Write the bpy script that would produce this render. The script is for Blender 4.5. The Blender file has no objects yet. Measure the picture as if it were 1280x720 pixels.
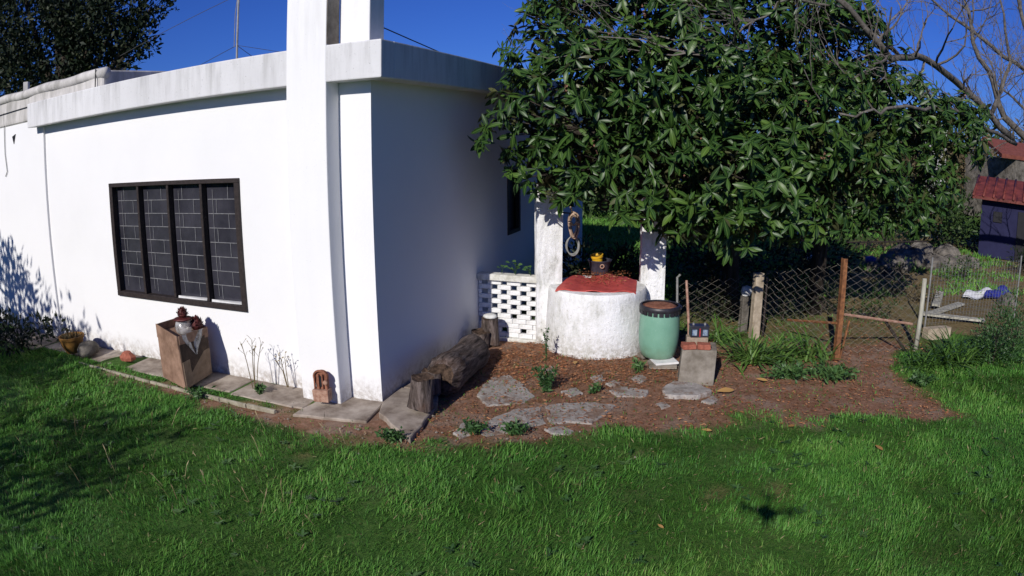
import bpy, bmesh, math, random
import numpy as np
from mathutils import Vector, Matrix

R = math.radians
random.seed(7)
rng = np.random.default_rng(7)
sc = bpy.context.scene
col = sc.collection

# ------------------------------------------------------------------ camera, sky, sun, exposure
CAM_H, F_PX, PITCH, ROLL = 2.4, 873.0, R(12.6), R(-0.2)          # drone camera: wide lens with barrel curvature
cp, sp, cr, sr = math.cos(PITCH), math.sin(PITCH), math.cos(ROLL), math.sin(ROLL)
cd = bpy.data.cameras.new('camera')
cam = bpy.data.objects.new('camera', cd)
col.objects.link(cam)
sc.camera = cam
cd.type = 'PANO'
cd.panorama_type = 'FISHEYE_EQUISOLID'
cd.fisheye_lens = F_PX * 36 / 1280
cd.fisheye_fov = math.pi
cd.sensor_width = 36
cd.sensor_fit = 'HORIZONTAL'
cd.clip_start = .02
cd.clip_end = 3000
_f = Vector((0, cp, -sp)); _u = Vector((0, sp, cp)); _r = Vector((1, 0, 0))
_R = cr * _r + sr * _u; _U = -sr * _r + cr * _u
cam.matrix_world = Matrix(((_R[0], _U[0], -_f[0], 0), (_R[1], _U[1], -_f[1], 0), (_R[2], _U[2], -_f[2], CAM_H), (0, 0, 0, 1)))

SUN_DIR = Vector((.352, .793, -.497)).normalized()              # the way sunlight travels
SUN_STRENGTH, SKY_STRENGTH, EXPOSURE = 5.0, .05, -.15
w = bpy.data.worlds.new('World'); sc.world = w; w.use_nodes = True
wn = w.node_tree
sky = wn.nodes.new('ShaderNodeTexSky'); sky.sky_type = 'NISHITA'; sky.sun_disc = False
sky.sun_elevation = math.asin(-SUN_DIR.z)
sky.sun_rotation = math.atan2(-SUN_DIR.x, -SUN_DIR.y)
sky.air_density = 1.0; sky.dust_density = .2; sky.ozone_density = 6.0; sky.altitude = 300
tint_ = wn.nodes.new('ShaderNodeMix'); tint_.data_type = 'RGBA'; tint_.blend_type = 'MULTIPLY'; tint_.inputs[0].default_value = 1
tint_.inputs[7].default_value = (.43, .74, 1.75, 1)               # deep polarised blue of this camera's sky, the same all over
wn.links.new(sky.outputs[0], tint_.inputs[6]); wn.links.new(tint_.outputs[2], wn.nodes['Background'].inputs[0])
wn.nodes['Background'].inputs[1].default_value = SKY_STRENGTH
ld = bpy.data.lights.new('sun', 'SUN'); lo = bpy.data.objects.new('sun', ld); col.objects.link(lo)
ld.energy = SUN_STRENGTH; ld.angle = R(.5); ld.color = (1.0, .95, .88)
lo.rotation_euler = SUN_DIR.to_track_quat('-Z', 'Y').to_euler(); lo.location = (-4, -8, 9)
sc.view_settings.view_transform = 'Standard'; sc.view_settings.look = 'None'
sc.view_settings.exposure = EXPOSURE; sc.view_settings.gamma = 1

# ------------------------------------------------------------------ survey helpers: a line of sight meets the ground / a given depth
def sight(px, py):
    x = (px - 640) / F_PX; u = (360 - py) / F_PX
    r = math.hypot(x, u) + 1e-12; th = 2 * math.asin(r / 2); m = math.sin(th) / r
    x *= m; u *= m; d = math.cos(th)
    x, u = cr * x - sr * u, sr * x + cr * u
    return Vector((x, cp * d + sp * u, -sp * d + cp * u))
def at(px, py, z=0.0):
    r = sight(px, py); return Vector((0, 0, CAM_H)) + r * ((z - CAM_H) / r.z)
def deep(px, py, Y):
    r = sight(px, py); return Vector((0, 0, CAM_H)) + r * (Y / r.y)
A1 = R(19.74)
D1 = Vector((-math.cos(A1), math.sin(A1), 0)); NN = Vector((math.sin(A1), math.cos(A1), 0))
W0 = Vector((-1.2034, 5.9411, 0))
def hw(u, v, z=0.0): return W0 + D1 * u + NN * v + Vector((0, 0, z))     # house frame: u along the front to the left, v inwards

# ------------------------------------------------------------------ numpy noise and polygons
def vnoise(x, y, scale, seed=0):
    x = np.asarray(x, float) * scale; y = np.asarray(y, float) * scale
    xi = np.floor(x).astype(np.int64); yi = np.floor(y).astype(np.int64)
    fx = x - xi; fy = y - yi; fx = fx * fx * (3 - 2 * fx); fy = fy * fy * (3 - 2 * fy)
    def h(a, b):
        k = (a * 374761393 + b * 668265263 + seed * 974634777) & 0x7fffffff
        k = ((k ^ (k >> 13)) * 1274126177) & 0x7fffffff
        return ((k ^ (k >> 16)) & 0xffff) / 65535.0
    return (h(xi, yi) * (1 - fx) + h(xi + 1, yi) * fx) * (1 - fy) + (h(xi, yi + 1) * (1 - fx) + h(xi + 1, yi + 1) * fx) * fy
def fnoise(x, y, scale, seed=0):
    return .55 * vnoise(x, y, scale, seed) + .3 * vnoise(x, y, scale * 2.1, seed + 1) + .15 * vnoise(x, y, scale * 4.3, seed + 2)
def sdist(poly, X, Y):          # negative inside
    X = np.asarray(X, float); Y = np.asarray(Y, float)
    d = np.full(X.shape, 1e9); ins = np.zeros(X.shape, bool)
    for (x0, y0), (x1, y1) in zip(poly, poly[1:] + poly[:1]):
        ex, ey = x1 - x0, y1 - y0
        t = np.clip(((X - x0) * ex + (Y - y0) * ey) / (ex * ex + ey * ey + 1e-12), 0, 1)
        d = np.minimum(d, np.hypot(X - x0 - t * ex, Y - y0 - t * ey))
        c = ((y0 > Y) != (y1 > Y)) & (X < (x1 - x0) * (Y - y0) / (y1 - y0 + 1e-12) + x0)
        ins ^= c
    return np.where(ins, -d, d)

# ------------------------------------------------------------------ materials
def S(c):       # sRGB 0-255 to linear
    return tuple(((v / 255) / 12.92 if v <= 10 else ((v / 255 + .055) / 1.055) ** 2.4) for v in c) + (1,)
class NM:
    def __init__(s, name, rough=.8, spec=.3):
        s.m = bpy.data.materials.new(name); s.m.use_nodes = True; s.t = s.m.node_tree
        s.b = s.t.nodes['Principled BSDF']; s.b.inputs['Roughness'].default_value = rough
        s.b.inputs['Specular IOR Level'].default_value = spec
        s.tc = s.t.nodes.new('ShaderNodeTexCoord')
    def N(s, k, **kw):
        n = s.t.nodes.new(k)
        for a, b in kw.items(): setattr(n, a, b)
        return n
    def L(s, a, b): s.t.links.new(a, b)
    def co(s, sc_=(1, 1, 1), kind='Object'):
        mp = s.N('ShaderNodeMapping'); mp.inputs['Scale'].default_value = sc_
        s.L(s.tc.outputs[kind], mp.inputs[0]); return mp.outputs[0]
    def noise(s, scale, detail=4, rough=.6, st=(1, 1, 1), dist=0):
        n = s.N('ShaderNodeTexNoise'); n.inputs['Scale'].default_value = scale; n.inputs['Detail'].default_value = detail
        n.inputs['Roughness'].default_value = rough; n.inputs['Distortion'].default_value = dist
        s.L(s.co(st), n.inputs['Vector']); return n.outputs['Fac']
    def voro(s, scale, st=(1, 1, 1), feature='F1'):
        n = s.N('ShaderNodeTexVoronoi'); n.feature = feature; n.inputs['Scale'].default_value = scale
        s.L(s.co(st), n.inputs['Vector']); return n.outputs['Distance']
    def ramp(s, fac, stops):
        r = s.N('ShaderNodeValToRGB'); e = r.color_ramp.elements
        while len(e) < len(stops): e.new(.5)
        for i, (p, c) in enumerate(stops):
            e[i].position = p; e[i].color = c if hasattr(c, '__len__') else (c, c, c, 1)
        s.L(fac, r.inputs[0]); return r.outputs[0]
    def mix(s, fac, a, b, mode='MIX'):
        n = s.N('ShaderNodeMix', data_type='RGBA', blend_type=mode)
        for i, x in ((0, fac), (6, a), (7, b)):
            if hasattr(x, 'is_linked') or isinstance(x, bpy.types.NodeSocket): s.L(x, n.inputs[i])
            else: n.inputs[i].default_value = x
        return n.outputs[2]
    def math(s, op, a, b):
        n = s.N('ShaderNodeMath', operation=op)
        for i, x in ((0, a), (1, b)):
            if isinstance(x, bpy.types.NodeSocket): s.L(x, n.inputs[i])
            else: n.inputs[i].default_value = x
        return n.outputs[0]
    def z(s, kind='Object'):
        n = s.N('ShaderNodeSeparateXYZ'); s.L(s.tc.outputs[kind], n.inputs[0]); return n.outputs[2]
    def attr(s, name):
        n = s.N('ShaderNodeAttribute'); n.attribute_name = name; return n.outputs['Fac']
    def color(s, c):
        if isinstance(c, bpy.types.NodeSocket): s.L(c, s.b.inputs['Base Color'])
        else: s.b.inputs['Base Color'].default_value = c
        return s
    def bump(s, h, strength=.4, dist=.01):
        n = s.N('ShaderNodeBump'); n.inputs['Strength'].default_value = strength; n.inputs['Distance'].default_value = dist
        s.L(h, n.inputs['Height']); s.L(n.outputs[0], s.b.inputs['Normal']); return s
    def translucent(s, colr, fac):
        t = s.N('ShaderNodeBsdfTranslucent'); mx = s.N('ShaderNodeMixShader')
        if isinstance(colr, bpy.types.NodeSocket): s.L(colr, t.inputs[0])
        else: t.inputs[0].default_value = colr
        mx.inputs[0].default_value = fac
        s.L(s.b.outputs[0], mx.inputs[1]); s.L(t.outputs[0], mx.inputs[2])
        s.L(mx.outputs[0], s.t.nodes['Material Output'].inputs[0]); return s
M = {}
def simple(name, c1, c2, scale=6, rough=.8, spec=.3, bump=.4, bd=.01, st=(1, 1, 1), lo_=.35, hi=.65, metal=0, detail=5):
    m = NM(name, rough, spec); f = m.noise(scale, detail, .65, st)
    m.color(m.ramp(f, [(lo_, c1), (hi, c2)]))
    if bump: m.bump(m.noise(scale * 3, 6, .7, st), bump, bd)
    m.b.inputs['Metallic'].default_value = metal
    M[name] = m.m; return m

def plaster(name, white, streak=.0, splash=.0, grime=.15, bump=.25):
    m = NM(name, .85, .2)
    big = m.noise(.9, 5, .6); fine = m.noise(28, 6, .7)
    c = m.ramp(big, [(.3, tuple(x * (1 - grime * .35) for x in white[:3]) + (1,)), (.6, white)])
    if streak:
        st = m.noise(9, 5, .65, (1, 1, .12))
        zz = m.z(); up = m.ramp(m.math('MULTIPLY_ADD', zz, 2.2) if False else m.math('MULTIPLY', m.math('SUBTRACT', zz, 2.75), 1.6), [(0, 0.15), (.8, 1)])
        f = m.math('MULTIPLY', m.ramp(st, [(.45, 0), (.75, 1)]), m.math('MULTIPLY', up, streak))
        c = m.mix(f, c, (.16, .155, .14, 1))
        pit = m.ramp(m.noise(60, 3, .6), [(.66, 0), (.72, 1)])
        c = m.mix(m.math('MULTIPLY', pit, streak), c, (.1, .1, .09, 1))
    if splash:
        zz = m.z(); lowm = m.ramp(m.math('ADD', zz, m.math('MULTIPLY', m.noise(5, 5, .7), .22)), [(.1, 1), (.34, 0)])
        d = m.noise(16, 5, .75)
        f = m.math('MULTIPLY', m.math('MULTIPLY', lowm, m.ramp(d, [(.38, .1), (.62, 1)])), splash)
        c = m.mix(f, c, (.22, .17, .12, 1))
    m.color(c); m.bump(m.math('ADD', m.math('MULTIPLY', big, 2.0), fine), bump, .006)
    M[name] = m.m; return m
WHITE = (.77, .77, .775, 1)
plaster('wall_paint', WHITE, 0, .75, .12)
plaster('parapet_paint', (.66, .66, .67, 1), .55, 0, .35, .4)
plaster('pillar_paint', (.78, .78, .785, 1), .15, .6, .12)
def limewash():
    m = NM('limewash', .9, .15)
    a = m.noise(5, 6, .75, (1, 1, .45)); b = m.noise(22, 6, .75)
    zz = m.z()
    low = m.ramp(m.math('ADD', zz, m.math('MULTIPLY', b, .25)), [(.08, 1), (.42, 0)])
    c = m.ramp(a, [(.3, (.34, .34, .30, 1)), (.42, (.66, .66, .64, 1)), (.55, (.80, .80, .81, 1))])
    c = m.mix(m.math('MULTIPLY', low, m.ramp(b, [(.42, .1), (.6, .9)])), c, (.27, .24, .18, 1))
    c = m.mix(m.ramp(m.noise(45, 4, .7), [(.6, 0), (.72, .8)]), c, (.25, .24, .2, 1))
    m.color(c); m.bump(m.math('ADD', m.math('MULTIPLY', a, 1.5), b), .8, .015); M['limewash'] = m.m
limewash()
simple('concrete', (.14, .12, .095, 1), (.29, .26, .22, 1), 5, .9, .2, .6, .012)
simple('apron_concrete', (.15, .115, .088, 1), (.40, .345, .29, 1), 3.2, .9, .2, .6, .012)
simple('edging_concrete', (.20, .18, .13, 1), (.36, .33, .26, 1), 9, .9, .2, .5)
def flag_mat():
    m = NM('flag_stone', .9, .2); a = m.noise(7, 6, .7); b = m.noise(3.1, 6, .75)
    c = m.ramp(a, [(.3, (.20, .18, .16, 1)), (.65, (.42, .39, .36, 1))])
    c = m.mix(m.ramp(b, [(.50, 0), (.60, .85)]), c, (.19, .115, .075, 1))
    m.color(c); m.bump(m.noise(20, 6, .75), .9, .015); M['flag_stone'] = m.m
flag_mat()
simple('roof_sheet', (.32, .31, .29, 1), (.58, .56, .54, 1), 5, .9, .2, .5, st=(1, 1, .3))
simple('frame_metal', (.014, .010, .009, 1), (.034, .024, .022, 1), 30, .6, .4, .3, .003)
simple('bark', (.022, .018, .014, 1), (.075, .062, .052, 1), 14, .95, .1, 1.0, .02, (1, 1, .25))
simple('bare_bark', (.06, .052, .046, 1), (.17, .155, .14, 1), 12, .9, .2, .6, .01)
def weathered_wood():
    m = NM('weathered_wood', .9, .15)
    g = m.noise(26, 6, .7, (1, 1, .14), .6); b = m.noise(4, 5, .6)
    c = m.ramp(g, [(.35, (.016, .012, .010, 1)), (.5, (.085, .066, .058, 1)), (.7, (.21, .17, .155, 1))])
    c = m.mix(m.ramp(b, [(.55, 0), (.75, .5)]), c, (.13, .07, .045, 1))
    m.color(c); m.bump(g, 1.0, .02); M['weathered_wood'] = m.m
weathered_wood()
simple('cut_wood', (.020, .014, .011, 1), (.11, .072, .05, 1), 22, .9, .15, .7, .01)
simple('white_stone', (.5, .5, .47, 1), (.72, .72, .70, 1), 12, .8, .3, .5)
simple('rust', (.13, .045, .025, 1), (.30, .13, .08, 1), 18, .85, .3, .6, .006)
simple('rust_pale', (.24, .12, .08, 1), (.42, .27, .2, 1), 22, .85, .3, .6, .006)
simple('rusty_iron', (.10, .04, .018, 1), (.27, .115, .045, 1), 20, .8, .35, .5, .004)
simple('brick_red', (.22, .07, .045, 1), (.38, .13, .085, 1), 20, .9, .2, .7, .008)
simple('brick_white', (.60, .60, .58, 1), (.80, .80, .80, 1), 14, .9, .2, .7, .008)
simple('screen_base', (.45, .44, .38, 1), (.72, .71, .67, 1), 9, .9, .2, .7, .01)
simple('post_stone', (.26, .21, .15, 1), (.45, .38, .29, 1), 11, .9, .2, .6, .01)
simple('pole_wood', (.26, .25, .20, 1), (.46, .45, .38, 1), 16, .9, .2, .5, .005, (1, 1, .2))
simple('wire', (.18, .16, .13, 1), (.32, .29, .245, 1), 30, .6, .4, 0)
simple('glazing_lead', (.12, .12, .13, 1), (.22, .22, .23, 1), 20, .6, .4, 0)
simple('wire_bright', (.16, .165, .17, 1), (.26, .265, .27, 1), 30, .5, .5, 0, metal=.5)
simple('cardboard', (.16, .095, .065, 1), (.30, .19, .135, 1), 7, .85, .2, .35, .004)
simple('cardboard_shaded', (.030, .020, .016, 1), (.075, .05, .036, 1), 9, .85, .2, .35, .004)  # copy of the cardboard, darkened for the box's shaded right side
simple('cardboard_pale', (.15, .105, .07, 1), (.25, .18, .125, 1), 9, .85, .2, .35, .004)
simple('cone_red', (.03, .004, .004, 1), (.10, .016, .014, 1), 24, .6, .4, .4, .004)
simple('ochre_clay', (.12, .055, .012, 1), (.24, .12, .025, 1), 8, .8, .3, .4)
simple('black_plastic', (.012, .011, .014, 1), (.03, .028, .034, 1), 12, .45, .5, .2, .003)
simple('dark_bucket', (.018, .017, .026, 1), (.045, .042, .06, 1), 10, .55, .45, .3, .004)
simple('yellow_plastic', (.62, .33, .012, 1), (.78, .47, .03, 1), 10, .45, .5, .15, .003)
simple('rope', (.30, .20, .14, 1), (.5, .37, .28, 1), 60, .95, .1, .8, .004)
simple('hose', (.16, .16, .15, 1), (.26, .26, .25, 1), 20, .6, .4, 0)
simple('white_plastic', (.62, .62, .62, 1), (.8, .8, .8, 1), 10, .5, .4, .1)
simple('blue_sheet', (.018, .02, .17, 1), (.05, .06, .38, 1), 5, .45, .5, .3)
simple('blue_paint', (.009, .0095, .042, 1), (.015, .016, .058, 1), 3, .8, .3, .3)
simple('dark_opening', (.008, .008, .01, 1), (.014, .014, .018, 1), 5, .6, .3, 0)
simple('far_white', (.34, .33, .31, 1), (.52, .51, .49, 1), 3, .85, .2, .3)
simple('rock', (.06, .054, .045, 1), (.20, .18, .155, 1), 4, .95, .15, .8, .04)
simple('tin_red', (.085, .018, .013, 1), (.19, .042, .03, 1), 5, .6, .4, .3)
simple('tile_brown', (.13, .04, .028, 1), (.22, .07, .05, 1), 6, .8, .2, .5)
simple('antenna_metal', (.22, .22, .22, 1), (.36, .36, .35, 1), 10, .5, .5, 0, metal=.5)
simple('cable', (.02, .02, .022, 1), (.04, .04, .04, 1), 10, .6, .3, 0)
simple('battery_case', (.014, .014, .022, 1), (.03, .03, .042, 1), 9, .4, .5, .1)
simple('label_blue', (.05, .10, .19, 1), (.30, .36, .42, 1), 30, .4, .5, 0)
simple('label_red', (.32, .025, .03, 1), (.5, .06, .06, 1), 30, .4, .5, 0)
simple('timber', (.22, .17, .12, 1), (.36, .29, .22, 1), 15, .9, .2, .5, .006, (1, .15, 1))
def barrel_mat():
    m = NM('green_plastic', .42, .45)
    a = m.noise(3.2, 5, .6); zz = m.z()
    c = m.ramp(a, [(.3, (.145, .31, .225, 1)), (.65, (.20, .385, .285, 1))])
    low = m.ramp(m.math('ADD', zz, m.math('MULTIPLY', m.noise(7, 5, .7), .3)), [(.14, 1), (.36, 0)])
    c = m.mix(m.math('MULTIPLY', low, .65), c, (.11, .12, .055, 1))
    sp_ = m.ramp(m.noise(90, 2, .5), [(.70, 0), (.74, 1)])
    c = m.mix(m.math('MULTIPLY', sp_, .6), c, (.42, .55, .45, 1))
    scr = m.ramp(m.noise(14, 5, .8, (1, 1, .3)), [(.6, 0), (.75, .45)])
    c = m.mix(scr, c, (.17, .33, .24, 1))
    m.color(c); m.bump(m.noise(30, 4, .6), .15, .004); M['green_plastic'] = m.m
barrel_mat()
def red_cover_mat():
    m = NM('red_sheet', .7, .3)
    a = m.noise(6, 6, .7)
    c = m.ramp(a, [(.3, (.28, .034, .03, 1)), (.6, (.50, .08, .065, 1))])
    c = m.mix(m.ramp(m.noise(30, 5, .75), [(.55, 0), (.75, .7)]), c, (.14, .06, .035, 1))
    m.color(c); m.bump(a, .5, .01); M['red_sheet'] = m.m
red_cover_mat()
def glass_mat():
    m = NM('window_glass', .09, .5)
    a = m.noise(2.2, 5, .65); 
    m.color(m.ramp(a, [(.3, (.016, .016, .023, 1)), (.7, (.048, .047, .060, 1))]))
    d = m.noise(3, 6, .7, (1, 1, .2))
    rr = m.ramp(d, [(.3, .06), (.7, .35)]); m.L(rr, m.b.inputs['Roughness'])
    M['window_glass'] = m.m
    m = NM('clear_plastic', .12, .5); m.b.inputs['Alpha'].default_value = .55
    m.color(m.ramp(m.noise(14, 4, .6), [(.4, (.22, .22, .22, 1)), (.6, (.6, .6, .6, 1))])); m.bump(m.noise(18, 4, .6), .8, .01); M['clear_plastic'] = m.m
glass_mat()
def leafmat(name, dark, mid, light, rough=.4, spec=.5, trans=.12, rib=False):
    m = NM(name, rough, spec); t = m.attr('tint')
    c = m.ramp(t, [(0, dark), (.5, mid), (1, light)])
    if rib:
        r = m.attr('rib'); c = m.mix(m.ramp(r, [(.86, 0), (.97, .55)]), c, tuple(min(1, x * 2.2 + .02) for x in light[:3]) + (1,))
        geo = m.N('ShaderNodeNewGeometry'); c = m.mix(m.math('MULTIPLY', geo.outputs['Backfacing'], .8), c, (.085, .085, .04, 1))
    m.color(c); m.translucent(c, trans); M[name] = m.m
leafmat('loquat_leaf', (.010, .026, .007, 1), (.023, .060, .012, 1), (.072, .130, .022, 1), .40, .28, .10, True)
leafmat('grass_blade', (.036, .115, .020, 1), (.088, .255, .036, 1), (.20, .35, .075, 1), .55, .25, .25)
leafmat('dry_blade', (.16, .12, .06, 1), (.28, .22, .12, 1), (.40, .34, .2, 1), .7, .2, .2)
leafmat('strap_leaf', (.035, .085, .014, 1), (.075, .16, .028, 1), (.15, .24, .06, 1), .4, .45, .15)
leafmat('weed_leaf', (.022, .055, .016, 1), (.045, .11, .03, 1), (.09, .17, .05, 1), .5, .35, .15)
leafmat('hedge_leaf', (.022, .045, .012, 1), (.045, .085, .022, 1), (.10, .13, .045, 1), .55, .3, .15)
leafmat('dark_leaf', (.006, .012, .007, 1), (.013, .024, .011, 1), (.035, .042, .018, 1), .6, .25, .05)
leafmat('brown_leaf', (.06, .05, .025, 1), (.11, .085, .045, 1), (.17, .13, .075, 1), .7, .2, .1)
leafmat('litter', (.11, .040, .018, 1), (.25, .095, .040, 1), (.40, .20, .10, 1), .85, .2, .02)
leafmat('dry_leaf', (.22, .10, .03, 1), (.34, .18, .06, 1), (.48, .29, .1, 1), .7, .25, .1)
leafmat('bud', (.10, .05, .035, 1), (.17, .09, .06, 1), (.25, .14, .10, 1), .8, .2, .02)
def ground_mat():
    m = NM('lawn_soil', .95, .1)
    a = m.noise(1.3, 6, .65); b = m.noise(18, 6, .75); c0 = m.noise(70, 4, .7)
    g = m.ramp(b, [(.3, (.034, .080, .016, 1)), (.55, (.062, .135, .026, 1)), (.75, (.12, .14, .05, 1))])
    g = m.mix(m.ramp(a, [(.5, 0), (.7, .45)]), g, (.10, .085, .045, 1))
    fg = m.ramp(m.noise(9, 6, .8), [(.3, (.03, .07, .012, 1)), (.7, (.085, .16, .03, 1))])
    g = m.mix(m.attr('far'), g, fg)
    s = m.ramp(b, [(.25, (.12, .062, .038, 1)), (.5, (.24, .130, .083, 1)), (.75, (.38, .24, .165, 1))])
    s = m.mix(m.ramp(c0, [(.55, 0), (.7, .5)]), s, (.24, .16, .11, 1))
    s = m.mix(m.ramp(a, [(.48, 0), (.66, .55)]), s, (.17, .078, .036, 1))
    s = m.mix(m.ramp(m.noise(2.4, 6, .7), [(.5, 0), (.62, .7)]), s, (.27, .20, .155, 1))
    s = m.mix(m.ramp(m.noise(5.5, 6, .8), [(.56, 0), (.66, .5)]), s, (.06, .075, .025, 1))
    m.color(m.mix(m.attr('soil'), g, s)); m.bump(m.math('ADD', b, m.math('MULTIPLY', c0, .5)), .9, .02); M['lawn_soil'] = m.m
ground_mat()

# ------------------------------------------------------------------ object helpers
ORG = {}
def tag(o, label=None, cat=None, group=None, kind=None):
    if label: o['label'] = label
    if cat: o['category'] = cat
    if group: o['group'] = group
    if kind: o['kind'] = kind
    return o
def thing(name, loc, label, cat, group=None):
    o = bpy.data.objects.new(name, None); col.objects.link(o); o.location = loc; o.empty_display_size = .1
    ORG[o] = Vector(loc); return tag(o, label, cat, group)
def link(name, me, parent=None, loc=None):
    o = bpy.data.objects.new(name, me); col.objects.link(o)
    if parent is not None: o.parent = parent
    ORG[o] = ORG[parent] if parent is not None else Vector(loc or (0, 0, 0))
    if loc is not None: o.location = loc
    return o
class MB:
    def __init__(s): s.v = []; s.f = []
    def add(s, vs, fs):
        k = len(s.v); s.v += [tuple(p) for p in vs]; s.f += [tuple(i + k for i in f) for f in fs]; return s
    BF = [(0, 3, 2, 1), (4, 5, 6, 7), (0, 1, 5, 4), (1, 2, 6, 5), (2, 3, 7, 6), (3, 0, 4, 7)]
    def hex(s, c8): return s.add(c8, s.BF)
    def hbox(s, u0, u1, v0, v1, z0, z1):
        return s.hex([hw(u, v, z) for z in (z0, z1) for u, v in ((u0, v0), (u1, v0), (u1, v1), (u0, v1))])
    def box(s, c, size, rz=0, tilt=None):
        m = Matrix.Rotation(rz, 3, 'Z')
        if tilt is not None: m = m @ tilt
        c = Vector(c); x, y, z = (q / 2 for q in size)
        return s.hex([c + m @ Vector(p) for p in ((-x, -y, -z), (x, -y, -z), (x, y, -z), (-x, y, -z), (-x, -y, z), (x, -y, z), (x, y, z), (-x, y, z))])
    def tube(s, pts, rad, n=6, cap=True, closed=False):
        pts = [Vector(p) for p in pts]; k = len(pts)
        if not hasattr(rad, '__len__'): rad = [rad] * k
        rings = []; side = None
        for i, p in enumerate(pts):
            a = pts[i - 1] if (i or closed) else p; b = pts[(i + 1) % k] if (i < k - 1 or closed) else p
            d = (b - a).normalized() if (b - a).length > 1e-9 else Vector((0, 0, 1))
            if side is None:
                side = d.orthogonal().normalized()
            side = (side - d * side.dot(d))
            side = side.normalized() if side.length > 1e-6 else d.orthogonal().normalized()
            o = d.cross(side)
            rings.append([p + (side * math.cos(2 * math.pi * j / n) + o * math.sin(2 * math.pi * j / n)) * rad[i] for j in range(n)])
        vs = [q for r in rings for q in r]; fs = []
        for i in range(k if closed else k - 1):
            for j in range(n):
                i2 = (i + 1) % k
                fs.append((i * n + j, i * n + (j + 1) % n, i2 * n + (j + 1) % n, i2 * n + j))
        if cap and not closed: fs += [tuple(range(n))[::-1], tuple(range((k - 1) * n, k * n))]
        return s.add(vs, fs)
    def lathe(s, c, prof, n=32, wob=0, seed=0, axis=None):
        c = Vector(c); vs = []; fs = []; k = len(prof); rr = random.Random(seed)
        ph = [rr.uniform(0, 6.28) for _ in range(4)]
        for r, z in prof:
            for j in range(n):
                a = 2 * math.pi * j / n
                q = r * (1 + wob * (math.sin(2 * a + ph[0]) + .6 * math.sin(3 * a + ph[1] + z * 5) + .5 * math.sin(7 * a + ph[2] - z * 9)))
                p = Vector((q * math.cos(a), q * math.sin(a), z))
                if axis is not None: p = axis @ p
                vs.append(c + p)
        for i in range(k - 1):
            for j in range(n):
                fs.append((i * n + j, i * n + (j + 1) % n, (i + 1) * n + (j + 1) % n, (i + 1) * n + j))
        if prof[0][0] > 1e-5: fs.append(tuple(range(n))[::-1])
        if prof[-1][0] > 1e-5: fs.append(tuple(range((k - 1) * n, k * n)))
        return s.add(vs, fs)
    def prism(s, poly, z0, z1, inset=0):
        k = len(poly); c = sum((Vector((p[0], p[1], 0)) for p in poly), Vector()) / k
        top = [Vector((p[0], p[1], 0)) + (c - Vector((p[0], p[1], 0))) * inset for p in poly]
        vs = [(p[0], p[1], z0) for p in poly] + [(p[0], p[1], z1) for p in top]
        return s.add(vs, [tuple(range(k))[::-1], tuple(range(k, 2 * k))] + [(i, (i + 1) % k, k + (i + 1) % k, k + i) for i in range(k)])
    def mesh(s, name, mat, org=Vector((0, 0, 0)), smooth=False, bevel=0, seg=2, jit=0, sub=0, seed=1):
        bm = bmesh.new(); vs = [bm.verts.new(Vector(p) - org) for p in s.v]
        for f in s.f:
            try: bm.faces.new([vs[i] for i in f])
            except ValueError: pass
        bmesh.ops.recalc_face_normals(bm, faces=bm.faces)
        if sub: bmesh.ops.subdivide_edges(bm, edges=bm.edges, cuts=sub, use_grid_fill=True)
        if bevel: bmesh.ops.bevel(bm, geom=[e for e in bm.edges if len(e.link_faces) == 2 and e.calc_face_angle(0) > .5], offset=bevel, segments=seg, affect='EDGES', profile=.6)
        if jit:
            rr = random.Random(seed)
            for v in bm.verts: v.co += Vector((rr.uniform(-jit, jit), rr.uniform(-jit, jit), rr.uniform(-jit, jit)))
        me = bpy.data.meshes.new(name); bm.to_mesh(me); bm.free()
        me.materials.append(M[mat])
        if smooth:
            for p in me.polygons: p.use_smooth = True
        return me
    def build(s, name, mat, parent=None, org=None, **kw):
        o_ = ORG[parent] if parent is not None else Vector(org or (0, 0, 0))
        me = s.mesh(name, mat, o_, **kw)
        o = link(name, me, parent)
        if parent is None: o.location = o_; ORG[o] = o_
        return o
def smooth_by_angle(o, ang=40):
    me = o.data
    for p in me.polygons: p.use_smooth = True
    e = me.edges; me.update()
    bm = bmesh.new(); bm.from_mesh(me)
    for ed in bm.edges:
        if len(ed.link_faces) == 2 and ed.calc_face_angle(0) > R(ang): ed.smooth = False
    bm.to_mesh(me); bm.free(); return o

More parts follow.
